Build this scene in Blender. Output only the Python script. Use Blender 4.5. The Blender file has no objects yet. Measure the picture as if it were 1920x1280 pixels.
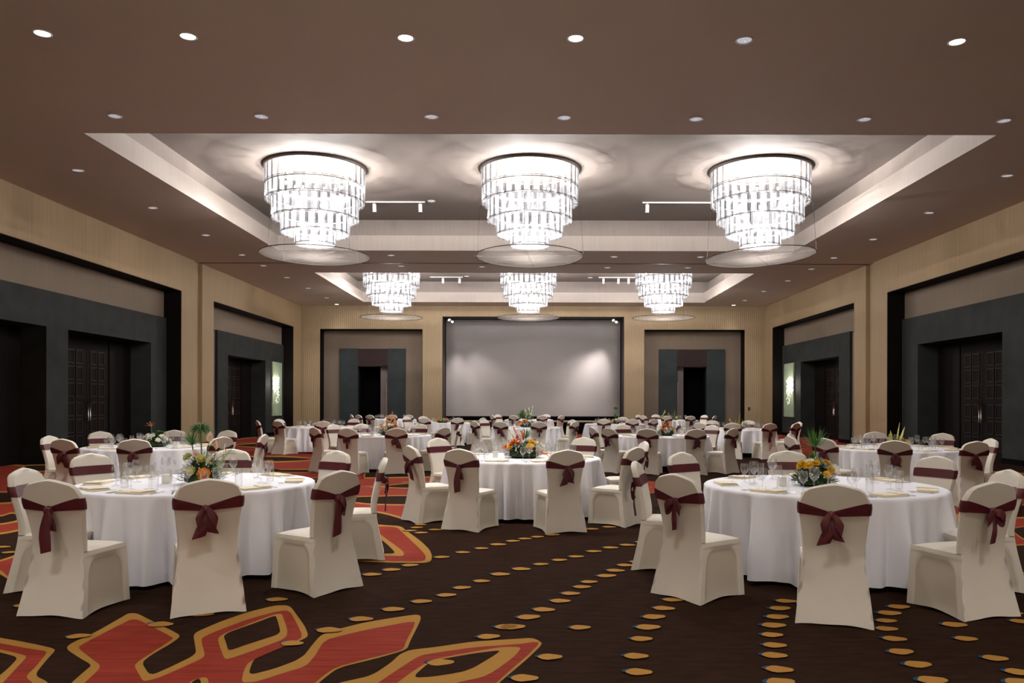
import bpy, bmesh, math, random
from math import sin, cos, pi, radians, atan2, hypot, sqrt
from mathutils import Vector, Matrix
random.seed(7)
S = bpy.context.scene
COL = S.collection
# ------------------------------------------------------------------ camera
EYE = 1.55; FPX = 1480.0; CX = 994.0; CY = 754.0
cd = bpy.data.cameras.new('camera'); cam = bpy.data.objects.new('camera', cd); COL.objects.link(cam)
cam.location = (0, 0, EYE); cam.rotation_euler = (pi/2, radians(-0.13), 0)
cd.sensor_width = 36; cd.lens = FPX/1920*36
cd.shift_x = (960-CX)/1920; cd.shift_y = (CY-640)/1920
cd.clip_end = 200
S.camera = cam
# ------------------------------------------------------------------ world, exposure
w = bpy.data.worlds.new('world'); S.world = w; w.use_nodes = True
w.node_tree.nodes['Background'].inputs[0].default_value = (0.9, 0.85, 0.8, 1)
w.node_tree.nodes['Background'].inputs[1].default_value = 0.02
S.view_settings.view_transform = 'Standard'; S.view_settings.look = 'None'
S.view_settings.gamma = 1; S.view_settings.use_curve_mapping = False
S.view_settings.exposure = 0.38
S.cycles.transparent_max_bounces = 18
S.cycles.max_bounces = 7
S.cycles.sample_clamp_indirect = 6
FILL_W = 900.0  # added fill washers behind the view
CHAND_W = 250.0       # each lamp inside a chandelier (six per fitting)
DOWN_W = 420.0        # lit downlights, and the added fill ones behind the view
# ------------------------------------------------------------------ helpers
def lin(c): return tuple(((v/255)/12.92 if v/255 <= .04045 else ((v/255+.055)/1.055)**2.4) for v in c)
MAT = {}
def mat(name, col, rough=.6, metal=0, noise=0, nscale=8, stretch=None, bump=0, bscale=60, spec=.5, emit=None, estr=0, sheen=0):
    if name in MAT: return MAT[name]
    m = bpy.data.materials.new(name); m.use_nodes = True; nt = m.node_tree; N = nt.nodes; L = nt.links
    b = N['Principled BSDF']; c = lin(col)
    b.inputs['Base Color'].default_value = (*c, 1); b.inputs['Roughness'].default_value = rough
    b.inputs['Metallic'].default_value = metal; b.inputs['Specular IOR Level'].default_value = spec
    if sheen: b.inputs['Sheen Weight'].default_value = sheen
    if emit:
        b.inputs['Emission Color'].default_value = (*lin(emit), 1); b.inputs['Emission Strength'].default_value = estr
    if noise or bump:
        tc = N.new('ShaderNodeTexCoord'); mp = N.new('ShaderNodeMapping'); L.new(tc.outputs['Object'], mp.inputs[0])
        if stretch: mp.inputs['Scale'].default_value = stretch
    if noise:
        n = N.new('ShaderNodeTexNoise'); n.inputs['Scale'].default_value = nscale; n.inputs['Detail'].default_value = 4
        L.new(mp.outputs[0], n.inputs['Vector'])
        r = N.new('ShaderNodeValToRGB'); L.new(n.outputs['Fac'], r.inputs[0])
        r.color_ramp.elements[0].position = .3; r.color_ramp.elements[1].position = .7
        r.color_ramp.elements[0].color = (*[v*(1-noise) for v in c], 1)
        r.color_ramp.elements[1].color = (*[min(1, v*(1+noise)) for v in c], 1)
        L.new(r.outputs[0], b.inputs['Base Color'])
    if bump:
        n2 = N.new('ShaderNodeTexNoise'); n2.inputs['Scale'].default_value = bscale; L.new(mp.outputs[0], n2.inputs['Vector'])
        bp = N.new('ShaderNodeBump'); bp.inputs['Strength'].default_value = bump; bp.inputs['Distance'].default_value = .01
        L.new(n2.outputs['Fac'], bp.inputs['Height']); L.new(bp.outputs[0], b.inputs['Normal'])
    MAT[name] = m; return m
def sheer(name, col, transp, trans=.6, gloss=.0, rough=.2, rim=False):
    """mix of transparent, translucent/diffuse and glossy: nets, frosted and clear crystal, thin glass"""
    m = bpy.data.materials.new(name); m.use_nodes = True; nt = m.node_tree; N = nt.nodes; L = nt.links
    for n in list(N): N.remove(n)
    out = N.new('ShaderNodeOutputMaterial'); c = (*lin(col), 1)
    tr = N.new('ShaderNodeBsdfTransparent'); tl = N.new('ShaderNodeBsdfTranslucent'); df = N.new('ShaderNodeBsdfDiffuse')
    gl = N.new('ShaderNodeBsdfGlossy'); gl.inputs['Roughness'].default_value = rough
    tl.inputs[0].default_value = c; df.inputs[0].default_value = c
    m1 = N.new('ShaderNodeMixShader'); m1.inputs[0].default_value = trans; L.new(df.outputs[0], m1.inputs[1]); L.new(tl.outputs[0], m1.inputs[2])
    m2 = N.new('ShaderNodeMixShader'); m2.inputs[0].default_value = gloss; L.new(m1.outputs[0], m2.inputs[1]); L.new(gl.outputs[0], m2.inputs[2])
    m3 = N.new('ShaderNodeMixShader'); L.new(m2.outputs[0], m3.inputs[1]); L.new(tr.outputs[0], m3.inputs[2])
    if rim:
        lw = N.new('ShaderNodeLayerWeight'); lw.inputs[0].default_value = .35
        mr = N.new('ShaderNodeMapRange'); mr.inputs['To Min'].default_value = transp; mr.inputs['To Max'].default_value = .40
        L.new(lw.outputs['Facing'], mr.inputs['Value']); L.new(mr.outputs[0], m3.inputs[0])
    else: m3.inputs[0].default_value = transp
    L.new(m3.outputs[0], out.inputs[0]); MAT[name] = m; return m
def tag(o, label=None, cat=None, group=None, kind=None):
    if label: o['label'] = label
    if cat: o['category'] = cat
    if group: o['group'] = group
    if kind: o['kind'] = kind
    return o
def empty(name, loc, rz=0, label=None, cat=None, group=None):
    o = bpy.data.objects.new(name, None); COL.objects.link(o); o.location = loc; o.rotation_euler = (0, 0, rz)
    o.empty_display_size = .1
    return tag(o, label, cat, group)
class MB:
    def __init__(s): s.v = []; s.f = []; s.m = []; s.sm = []
    def add(s, vs, fs, mi=0, sm=False):
        b = len(s.v); s.v += [tuple(v) for v in vs]
        for f in fs: s.f.append(tuple(b+i for i in f)); s.m.append(mi); s.sm.append(sm)
        return s
    def box(s, x0, x1, y0, y1, z0, z1, mi=0):
        v = [(x0,y0,z0),(x1,y0,z0),(x1,y1,z0),(x0,y1,z0),(x0,y0,z1),(x1,y0,z1),(x1,y1,z1),(x0,y1,z1)]
        return s.add(v, [(0,3,2,1),(4,5,6,7),(0,1,5,4),(1,2,6,5),(2,3,7,6),(3,0,4,7)], mi)
    def grid(s, P, mi=0, sm=True, closed=False):
        """P[i][j] points"""
        n = len(P); k = len(P[0]); vs = [p for r in P for p in r]; fs = []
        for i in range(n-1):
            for j in range(k if closed else k-1):
                a = i*k+j; b = i*k+(j+1) % k; fs.append((a, b, b+k, a+k))
        return s.add(vs, fs, mi, sm)
    def lathe(s, prof, n=12, c=(0,0,0), mi=0, cap0=False, cap1=False):
        P = [[(c[0]+r*cos(2*pi*j/n), c[1]+r*sin(2*pi*j/n), c[2]+z) for j in range(n)] for r, z in prof]
        b = len(s.v); s.grid(P, mi, True, True)
        if cap0: s.f.append(tuple(b+j for j in reversed(range(n)))); s.m.append(mi); s.sm.append(False)
        if cap1: o = b+(len(prof)-1)*n; s.f.append(tuple(o+j for j in range(n))); s.m.append(mi); s.sm.append(False)
        return s
    def tube(s, pts, r, n=6, mi=0, cap=True):
        pts = [Vector(p) for p in pts]; P = []
        for i, p in enumerate(pts):
            d = (pts[min(i+1, len(pts)-1)]-pts[max(i-1, 0)]).normalized()
            a = d.cross(Vector((0,0,1))); a = a.normalized() if a.length > .05 else d.cross(Vector((1,0,0))).normalized()
            b2 = d.cross(a); rr = r[i] if isinstance(r, (list, tuple)) else r
            P.append([tuple(p+a*rr*cos(2*pi*j/n)+b2*rr*sin(2*pi*j/n)) for j in range(n)])
        b = len(s.v); s.grid(P, mi, True, True)
        if cap:
            s.f.append(tuple(b+j for j in range(n))); s.m.append(mi); s.sm.append(False)
            o = b+(len(P)-1)*n; s.f.append(tuple(o+j for j in reversed(range(n)))); s.m.append(mi); s.sm.append(False)
        return s
    def xf(s, M, start=0):
        for i in range(start, len(s.v)): s.v[i] = tuple(M @ Vector(s.v[i]))
        return s
    def mesh(s, name, mats, sharp=None, weld=False):
        me = bpy.data.meshes.new(name); me.from_pydata(s.v, [], s.f)
        for m in (mats if isinstance(mats, (list, tuple)) else [mats]): me.materials.append(m)
        me.polygons.foreach_set('material_index', s.m); me.polygons.foreach_set('use_smooth', s.sm)
        if weld:
            bm = bmesh.new(); bm.from_mesh(me); bmesh.ops.remove_doubles(bm, verts=bm.verts, dist=.0008)
            bmesh.ops.recalc_face_normals(bm, faces=bm.faces); bm.to_mesh(me); bm.free()
        if sharp: me.set_sharp_from_angle(angle=radians(sharp))
        me.update(); return me
    def build(s, name, mats, parent=None, loc=None, sharp=None, weld=False, kind=None):
        return put(name, s.mesh(name, mats, sharp, weld), parent, loc, kind=kind)
def put(name, me, parent=None, loc=None, rz=0, kind=None):
    o = bpy.data.objects.new(name, me); COL.objects.link(o)
    if parent: o.parent = parent
    if loc: o.location = loc
    if rz: o.rotation_euler = (0, 0, rz)
    if kind: o['kind'] = kind
    return o
def copy_tree(o, parent=None):
    c = o.copy(); COL.objects.link(c); c.parent = parent
    for ch in KIDS.get(o.name, []): copy_tree(ch, c)
    return c
KIDS = {}
def kids(root):
    for ch in list(root.children): KIDS.setdefault(root.name, []).append(ch); kids(ch)
def struct(o): o['kind'] = 'structure'; return o
def light(name, typ, loc, power, radius=.05, col=(1, .93, .84), rot=None, size=None, blend=None):
    d = bpy.data.lights.new(name, typ); d.energy = power; d.color = col; d.shadow_soft_size = radius
    if size: d.spot_size = size; d.spot_blend = blend
    o = bpy.data.objects.new(name, d); COL.objects.link(o); o.location = loc
    if rot: o.rotation_euler = rot
    return o
def floor_pt(px, py, z=0.0):
    Y = FPX*(EYE-z)/(py-CY); return ((px-CX)*Y/FPX, Y, z)
# ------------------------------------------------------------------ materials
cream = mat('cream_wallpaper', (148,124,93), .75, noise=.10, nscale=3, stretch=(9,9,.25), bump=.1, bscale=40)
cream_dim = mat('darker_cream_wall', (112,97,83), .85, noise=.07, nscale=3, stretch=(8,8,.3))  # darker copy of the cream, for the niche backs
ceil_m = mat('brown_ceiling_paint', (200,181,167), .85, noise=.02, nscale=.7)
coff_m = mat('pale_coffer_paint', (134,123,117), .8, noise=.04, nscale=3, stretch=(6,6,.4))
lip_m = mat('coffer_lip_fabric', (160,149,142), .8, noise=.05, nscale=3, stretch=(9,9,.3))
slate = mat('slate_blue_plaster', (46,48,47), .8, noise=.15, nscale=2.2, bump=.15, bscale=25, spec=.12)
slate2 = mat('grey_blue_plaster', (50,55,56), .8, noise=.12, nscale=2.2, spec=.12)
darkwood = mat('dark_stained_wood', (14,8,7), .7, noise=.2, nscale=3, stretch=(6,6,.4), spec=.1)
moulding = mat('lighter_wood_moulding', (40,25,18), .6, spec=.25)  # slightly lighter wood outlining the door panels
blackish = mat('black_fabric', (8,6,6), .9, spec=.05)
maroon_m = mat('maroon_fabric_panel', (36,15,15), .8, noise=.1)
steel = mat('brushed_steel', (190,180,170), .3, 1)
darkmetal = mat('dark_metal', (60,54,50), .45, .8)
white_metal = mat('white_painted_metal', (225,222,218), .5)
screen_m = mat('grey_screen_fabric', (128,121,119), .85)
carpet = mat('brown_carpet', (49,33,25), 1, noise=.2, nscale=5, stretch=(1,4,1), bump=.5, bscale=260, spec=.02)
gold_m = mat('gold_carpet', (160,117,54), .95, noise=.08, nscale=30, stretch=(.3,5,1), spec=.1)
gold2_m = mat('amber_carpet', (166,120,56), .95, noise=.08, nscale=30, stretch=(.3,5,1), spec=.1)
red_m = mat('red_carpet', (134,47,33), .95, noise=.28, nscale=16, stretch=(.12,3,1), spec=.1)
blue_m = mat('blue_carpet', (30,62,88), .95, spec=.1)
chair_m = mat('cream_spandex_cover', (226,219,206), .75, noise=.02, nscale=4)
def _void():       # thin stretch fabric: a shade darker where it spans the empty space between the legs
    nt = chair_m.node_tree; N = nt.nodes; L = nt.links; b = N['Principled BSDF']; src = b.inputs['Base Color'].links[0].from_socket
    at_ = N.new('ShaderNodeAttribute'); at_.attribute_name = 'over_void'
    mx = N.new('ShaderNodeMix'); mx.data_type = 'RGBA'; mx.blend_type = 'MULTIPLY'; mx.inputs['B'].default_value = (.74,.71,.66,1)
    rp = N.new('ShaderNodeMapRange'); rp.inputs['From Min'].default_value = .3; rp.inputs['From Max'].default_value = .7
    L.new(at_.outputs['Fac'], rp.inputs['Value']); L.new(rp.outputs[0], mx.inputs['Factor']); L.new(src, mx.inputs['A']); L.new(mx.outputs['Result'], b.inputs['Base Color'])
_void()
cloth_m = mat('white_table_linen', (243,243,250), .8, noise=.015, nscale=4, bump=.08, bscale=9, stretch=(1,1,.25))
napkin_m = mat('ivory_napkin_linen', (240,228,200), .8)
sash_m = mat('burgundy_satin', (82,20,30), .5, noise=.12, nscale=14)
leaf_m = mat('dark_leaf', (44,66,30), .55, noise=.3, nscale=20)
leaf2_m = mat('fresh_leaf', (96,140,44), .55, noise=.2, nscale=20)
yleaf_m = mat('yellow_green_leaf', (190,190,70), .5, noise=.3, nscale=30)
yel_m = mat('yellow_petal', (232,186,30), .6, noise=.08)
org_m = mat('orange_petal', (226,112,36), .6, noise=.08)
apr_m = mat('apricot_petal', (240,160,56), .6, noise=.08)
whi_m = mat('white_petal', (240,238,226), .6)
pink_m = mat('blush_petal', (232,196,184), .5)
lime_m = mat('pale_yellow_petal', (224,222,140), .6)
tray_m = mat('black_tray', (16,18,16), .5)
candle_m = mat('white_ceramic', (236,232,224), .4)
silver = mat('silver_cutlery', (200,198,196), .22, 1)
glass_m = sheer('thin_clear_glass', (235,238,240), .90, .3, .85, .04, rim=True)
water_m = sheer('water', (225,230,234), .80, .3, .8, .04)
net_m = sheer('silver_net', (104,98,94), .5, .5, .05)
crystal_m = sheer('crystal_rod', (108,108,111), .50, .6, .10, .15)
crystal2_m = sheer('streak_crystal_rod', (42,42,45), .42, .6, .10, .15)  # darker rods put the grey streaks of reflections into the colour
frost_m = sheer('frosted_crystal', (84,84,87), .6, .8, .0)
panel_glass = mat('green_mottled_glass', (150,166,140), .3, noise=.35, nscale=5, stretch=(3,3,.5))
bulb_m = mat('lamp_bulb', (255,250,240), emit=(255,244,230), estr=28)
lens_lit = mat('lit_downlight_lens', (255,255,255), emit=(255,250,246), estr=6)
lens_dim = mat('downlight_reflector', (214,216,226), .25, .6, emit=(205,208,222), estr=.42)
# back wall wavy paper
def wavy():
    m = mat('wavy_cream_wallpaper', (196,164,124), .7); nt = m.node_tree; N = nt.nodes; L = nt.links; b = N['Principled BSDF']
    tc = N.new('ShaderNodeTexCoord'); wv = N.new('ShaderNodeTexWave'); wv.bands_direction = 'X'; wv.inputs['Scale'].default_value = 3.1
    wv.inputs['Distortion'].default_value = 3.2; wv.inputs['Detail'].default_value = 2; wv.inputs['Detail Scale'].default_value = 1.3; wv.inputs['Detail Roughness'].default_value = .3
    L.new(tc.outputs['Object'], wv.inputs['Vector'])
    r = N.new('ShaderNodeValToRGB'); L.new(wv.outputs['Fac'], r.inputs[0])
    r.color_ramp.elements[0].color = (*lin((141,120,92)), 1); r.color_ramp.elements[1].color = (*lin((154,132,103)), 1)
    L.new(r.outputs[0], b.inputs['Base Color'])
    bp = N.new('ShaderNodeBump'); bp.inputs['Strength'].default_value = .25; bp.inputs['Distance'].default_value = .02
    L.new(wv.outputs['Fac'], bp.inputs['Height']); L.new(bp.outputs[0], b.inputs['Normal']); return m
wavy_m = wavy()
# ------------------------------------------------------------------ room
XL, XR, YF, YB, HC = -11.47, 11.73, -7.0, 39.5, 6.36
HT = 7.39; HL = 6.835
NT, STP = 5.19, 4.29              # niche top, slate surround top
ND = .57                          # niche depth
fl = MB().box(XL-2, XR+2, YF-.3, YB+2.4, -.2, 0).build('floor', carpet); struct(fl)
# lower ceiling with two openings (coffers)
C1 = (-8.03, 8.37, 14.15, 25.07); C2 = (-8.06, 8.35, 29.36, 37.97)
ce = MB()
for (x0,x1,y0,y1) in [(XL-1.5,C1[0],YF-.3,YB+2.4),(C1[1],XR+1.5,YF-.3,YB+2.4),(C1[0],C1[1],YF-.3,C1[2]),(C1[0],C1[1],C1[3],C2[2]),(C1[0],C1[1],C2[3],YB+2.4)]:
    ce.box(x0, x1, y0, y1, HC, HC+.12)
ceiling = ce.build('ceiling', ceil_m); struct(ceiling)
for ci, (x0,x1,y0,y1) in enumerate((C1, C2)):
    s = .28
    cf = MB()   # ledge and upper faces and top
    cf.box(x0-s-.1, x1+s+.1, y0-s-.1, y1+s+.1, HT, HT+.1)
    for a in [(x0-s-.1,x0-s,y0-s,y1+s),(x1+s,x1+s+.1,y0-s,y1+s),(x0-s,x1+s,y0-s-.1,y0-s),(x0-s,x1+s,y1+s,y1+s+.1)]: cf.box(*a, HC+.1, HT)
    struct(cf.build('ceiling_coffer', coff_m))
    lp = MB()
    for a in [(x0-s,x0,y0-s,y1+s),(x1,x1+s,y0-s,y1+s),(x0,x1,y0-s,y0),(x0,x1,y1,y1+s)]: lp.box(*a, HC+.12, HL)
    for a in [(x0,x0+.012,y0,y1),(x1-.012,x1,y0,y1),(x0,x1,y0,y0+.012),(x0,x1,y1-.012,y1)]: lp.box(*a, HC-.001, HL)
    struct(lp.build('trim_%d' % (ci+1), lip_m))
# partition track in the ceiling
struct(MB().box(XL, XR, 27.33, 27.41, HC-.012, HC+.01).build('trim_3', darkmetal))
# side walls with two door niches each
def side_wall(sgn, X, name, baseb):
    D = .5
    def bx(mb, a, b, y0, y1, z0, z1, mi=0):          # a,b = outward offsets from the wall plane
        xa, xb = X+sgn*a, X+sgn*b; mb.box(min(xa,xb), max(xa,xb), y0, y1, z0, z1, mi)
    wm = MB()
    bx(wm, 0, D+.5, YF-.3, 14.0, 0, HC); bx(wm, 0, D+.5, 14.0, 25.96, NT, HC); bx(wm, 0, D+.5, 25.96, 27.03, 0, HC)
    bx(wm, .12, D+.5, 27.03, 27.6, 0, HC); bx(wm, 0, D+.5, 27.6, 28.6, 0, HC); bx(wm, 0, D+.5, 28.6, 38.25, NT, HC); bx(wm, 0, D+.5, 38.25, YB+.3, 0, HC)
    wall = struct(wm.build(name, cream))
    jm = MB()
    for (y0, y1) in ((14.0, 25.96), (28.6, 38.25)):
        bx(jm, .01, ND, y0, y0+.03, 0, NT); bx(jm, .01, ND, y1-.03, y1, 0, NT); bx(jm, .01, ND, y0, y1, NT-.02, NT)
    jm.build('niche_lining', darkwood, wall)['kind'] = 'structure'
    bk = MB()
    for (y0, y1) in ((14.0, 25.96), (28.6, 38.25)): bx(bk, ND, ND+.1, y0, y1, STP-.05, NT)
    bk.build('niche_back', cream_dim, wall)['kind'] = 'structure'
    # slate surrounds with door openings
    OT = 3.40; ops1 = [(15.1, 19.48), (20.4, 24.85)]; ops2 = [(31.2, 35.6)]
    for (y0, y1, ops) in ((14.05, 25.9, ops1), (30.15, 38.2, ops2)):
        sm = MB(); f, b = ND-.10, ND+.62
        ys = [y0]+[v for o in ops for v in o]+[y1]
        for i in range(0, len(ys), 2): bx(sm, f, b, ys[i], ys[i+1], 0, STP)
        for (a, c) in ops: bx(sm, f, b, a, c, OT, STP)
        sr = sm.build('slate_surround', slate, wall); sr['kind'] = 'structure'
        bb = MB()
        for i in range(0, len(ys), 2): bx(bb, f-.025, f, ys[i], ys[i+1], 0, .14)
        bb.build('skirting', blackish, wall)['kind'] = 'structure'
    # back of the reveal behind the niche between 28.6 and 30.15
    e = MB(); bx(e, ND, ND+.1, 28.6, 30.2, 0, STP); e.build('niche_side_panel', cream_dim, wall)['kind'] = 'structure'
    bbm = MB()
    for (y0, y1) in ((YF, 14.0), (25.96, 27.03), (27.6, 28.6), (38.25, YB)): bx(bbm, -.02, 0, y0, y1, 0, .12)
    struct(bbm.build(baseb, darkwood))
    return wall, bx, ops1+ops2
dn = [0]
def double_door(sgn, X, bx, o):
    dn[0] += 1
    y0, y1 = o; yc = (y0+y1)/2-.28; W = 1.12; x = ND+.56
    fr = MB(); bx(fr, x, x+.12, y0-.02, y1+.02, 0, 3.42)
    root = struct(fr.build('door_%d' % dn[0], darkwood))
    for k, (a, b) in enumerate(((yc-W, yc-.006), (yc+.006, yc+W))):
        lf = MB(); bx(lf, x-.045, x, a, b, .01, 3.05)
        leaf = lf.build('door_leaf', darkwood, root)
        for r in range(6):
            z0 = .22+r*.46+(.08 if r > 2 else 0)
            for c in range(2):
                pa = a+.16+c*(W-.3)/2; pb = pa+(W-.3)/2-.09
                pm = MB(); bx(pm, x-.052, x-.045, pa+.02, pb-.02, z0+.02, z0+.36)
                for (qa, qb, za, zb) in ((pa, pb, z0, z0+.022), (pa, pb, z0+.358, z0+.38), (pa, pa+.022, z0+.022, z0+.358), (pb-.022, pb, z0+.022, z0+.358)): bx(pm, x-.066, x-.045, qa, qb, za, zb, 1)
                pm.build('door_panel', [darkwood, moulding], leaf)
        hy = yc-.05 if k == 0 else yc+.05
        hx = X+sgn*(x-.12); h = MB(); h.tube([(hx, hy, 1.0), (hx, hy, 1.62)], .016, 8)
        for hz in (1.08, 1.54): h.tube([(hx, hy, hz), (X+sgn*(x-.04), hy, hz)], .009, 6)
        tag(h.build('door_handle', steel, leaf), 'long brushed steel pull handle')
    for (a, b) in ((y0+.02, yc-W-.12), (yc+W+.12, y1-.02)):
        if b-a > .1:
            q = MB(); bx(q, x-.03, x, a, b, .01, 3.3); q.build('side_panel', darkwood, root)
wl, bxl, ol = side_wall(-1, XL, 'wall_left', 'baseboard_left')
for o in ol: double_door(-1, XL, bxl, o)
wr, bxr, orr = side_wall(1, XR, 'wall_right', 'baseboard_right')
for o in orr: double_door(1, XR, bxr, o)
struct(MB().box(XL-1, XR+1, YF-.3, YF, 0, HC).build('wall_front', mat('pale_cream_wall', (226,214,196), .8)))
# sconces: mottled glass panel with a cascade of crystals
def sconce(sgn, X, label):
    xf = X+sgn*(ND-.10); y0, y1 = 36.4, 37.75
    r = empty('wall_sconce', (xf, (y0+y1)/2, .9), 0, label, 'wall lamp')
    p = MB(); p.box(-.02, .02, -(y1-y0)/2, (y1-y0)/2, 0, 2.5); p.build('glass_panel', panel_glass, r).location = (-sgn*.05, 0, 0)
    fr = MB(); fr.box(-.012, .012, -(y1-y0)/2-.03, (y1-y0)/2+.03, -.03, 2.53); fr.build('back_frame', steel, r).location = (-sgn*.012, 0, 0)
    c = MB(); random.seed(3)
    for k in range(70):
        t = k/70; z = .62+1.25*t+random.uniform(-.03, .03); a = random.uniform(0, 2*pi); rr = random.uniform(.02, .13)
        c.add([(cos(a)*rr*.6, sin(a)*rr*1.3-.30, z+.03), (cos(a)*rr*.6+.015, sin(a)*rr*1.3-.30, z), (cos(a)*rr*.6-.015, sin(a)*rr*1.3-.30, z), (cos(a)*rr*.6, sin(a)*rr*1.3-.285, z), (cos(a)*rr*.6, sin(a)*rr*1.3-.30, z-.04)],
              [(0,1,3),(0,3,2),(0,2,1),(4,3,1),(4,2,3),(4,1,2)])
    c.build('crystal_cascade', mat('sconce_crystal', (240,236,228), .1, emit=(255,240,215), estr=.8), r, kind='stuff').location = (-sgn*.17, 0, 0)
    for z in (1.25, 1.5, 1.72):
        b = MB().lathe([(.001,-.05),(.03,-.03),(.035,.0),(.03,.03),(.001,.05)], 8).build('bulb', mat('sconce_bulb', (255,250,240), emit=(255,244,225), estr=60), r)
        b.location = (-sgn*.17, -.30, z)
    light('sconce_lamp', 'POINT', (xf-sgn*.32, (y0+y1)/2-.3, 2.4), 22, .06)
sconce(-1, XL, 'mottled green glass wall panel with glowing crystal cascade on left wall niche')
sconce(1, XR, 'mottled green glass wall panel with glowing crystal cascade on right wall niche')
# back wall: openings for left niche, screen stage, right niche
bz = [(-10.52, -5.39, 5.20), (-4.40, 4.70, 5.84), (5.71, 10.73, 5.20)]
bw = MB(); xs = XL-.5
for (a, b, t) in bz:
    bw.box(xs, a, YB, YB+.3, 0, HC); bw.box(a, b, YB, YB+.3, t, HC); xs = b
bw.box(xs, XR+.5, YB, YB+.3, 0, HC)
wb = struct(bw.build('wall_back', wavy_m))
bb = MB(); xs = XL
for (a, b, t) in bz: bb.box(xs, a, YB-.02, YB, 0, .12); xs = b
bb.box(xs, XR, YB-.02, YB, 0, .12); struct(bb.build('baseboard_back', darkwood))
def back_niche(a, b, t, mirror, dno):
    D = .7; y = YB+D
    j = MB(); j.box(a-.02, a+.015, YB+.01, y, 0, t); j.box(b-.015, b+.02, YB+.01, y, 0, t); j.box(a, b, YB+.01, y, t-.02, t+.02)
    j.build('niche_lining', darkwood, wb)['kind'] = 'structure'
    cx = (a+b)/2-.02+(.0 if mirror else -.02); h = 1.66; dw = .76
    bk = MB(); bk.box(a, cx-dw, y, y+.1, 0, t); bk.box(cx+dw, b, y, y+.1, 0, t); bk.box(cx-dw, cx+dw, y, y+.1, 3.35, t)
    bk.build('niche_back', cream_dim, wb)['kind'] = 'structure'
    s = MB(); s.box(cx-h, cx-dw, y-.14, y+.2, 0, 4.26); s.box(cx+dw, cx+h, y-.14, y+.2, 0, 4.26)
    s.build('slate_surround', slate2, wb)['kind'] = 'structure'
    MB().box(cx-dw, cx+dw, y-.13, y+.1, 3.38, 4.25).build('maroon_header', maroon_m, wb)['kind'] = 'structure'
    d = struct(MB().box(cx-dw-.1, cx+dw+.1, y+1.3, y+1.4, 0, 3.5).build('door_%d' % dno, blackish))
    q = MB(); sx = 1 if not mirror else -1
    x0, x1 = (cx+dw-.44, cx+dw+.02) if not mirror else (cx-dw-.02, cx-dw+.42)
    q.box(x0, x1, y+.3, y+.36, .01, 3.4); pnl = q.build('side_panel', mat('mauve_door_panel', (112,98,98), .7), d)
    hx = x1-.14 if not mirror else x0+.14
    MB().box(hx-.02, hx+.02, y+.25, y+.3, .9, 2.6).build('door_handle', steel, pnl)
    w_ = MB(); w_.box(cx-dw-.12, cx-dw-.02, y+.2, y+1.4, 0, 3.5); w_.box(cx+dw+.02, cx+dw+.12, y+.2, y+1.4, 0, 3.5); w_.box(cx-dw-.1, cx+dw+.1, y+.2, y+1.4, 3.4, 3.5)
    w_.build('passage_lining', blackish, d)
back_niche(*bz[0], False, 7); back_niche(*bz[2], True, 8)
# screen bay
a, b, t = bz[1]; yS = YB+1.5
j = MB(); j.box(a-.02, a+.01, YB+.01, yS, 0, t); j.box(b-.01, b+.02, YB+.01, yS, 0, t); j.box(a, b, YB+.01, yS, t-.01, t+.02)
j.build('stage_lining', mat('dark_brown_lining', (44,34,32), .6), wb)['kind'] = 'structure'
MB().box(a, b, yS, yS+.1, 0, t).build('stage_back', blackish, wb)['kind'] = 'structure'
sc = MB(); sc.box(a+.04, b-.04, yS-.1, yS-.06, .83, t-.03); scr = sc.build('projection_screen', screen_m)
tag(scr, 'large pale grey projection screen filling the bay in the back wall', 'screen')
MB().box(a+.04, b-.04, yS-.12, yS-.05, .74, .83).build('bottom_bar', blackish, scr)
MB().box(b-.16, b-.12, yS-.35, yS-.3, .7, t-.2).build('side_channel', mat('grey_channel', (120,112,110), .5), scr)
st = MB().box(a, b, YB+.03, yS, 0, .56).build('stage', blackish, wb); st['kind'] = 'structure'
MB().box(a, b, YB, YB+.9, .56, .62).build('stage_edge', mat('beige_stage_floor', (150,130,112), .7), st)
# ------------------------------------------------------------------ carpet pattern laid into the floor
def chaikin(P, n=2):
    for _ in range(n):
        Q = []
        for i in range(len(P)):
            p, q = P[i], P[(i+1) % len(P)]
            Q += [(p[0]*.82+q[0]*.18, p[1]*.82+q[1]*.18), (p[0]*.18+q[0]*.82, p[1]*.18+q[1]*.82)]
        P = Q
    return P
LV = {'g': (.0015, gold_m), 'r': (.003, red_m), 'G': (.0045, gold_m), 'd': (.006, carpet)}
def motif(kind, P, ox, oy, s):
    z, m = LV[kind]; P = chaikin([floor_pt(ox+x/s, oy+y/s) for x, y in P], 2)
    bm = bmesh.new(); f = bm.faces.new([bm.verts.new((p[0], p[1], z)) for p in P])
    bmesh.ops.triangulate(bm, faces=[f])
    for f in bm.faces:
        if f.normal.z < 0: f.normal_flip()
    me = bpy.data.meshes.new('carpet_motif'); bm.to_mesh(me); bm.free(); me.materials.append(m)
    put('carpet_motif', me, fl)
def c3(P): return [(x+1360, y) for x, y in P]   # second crop's coordinates into the first's
O = (0, 1120, 4)
motif('g', [(-200,270),(0,310),(200,345),(390,385),(422,403),(350,480),(262,592),(370,645),(380,720),(-200,720)], *O)
motif('r', [(-200,315),(0,352),(180,387),(350,412),(352,428),(280,520),(195,605),(250,650),(300,720),(-200,720)], *O)
motif('G', [(-200,380),(0,400),(190,445),(205,460),(130,540),(40,640),(-40,720),(-200,720)], *O)
motif('d', [(-200,390),(0,425),(145,463),(60,550),(0,600),(-200,700)], *O)
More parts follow.
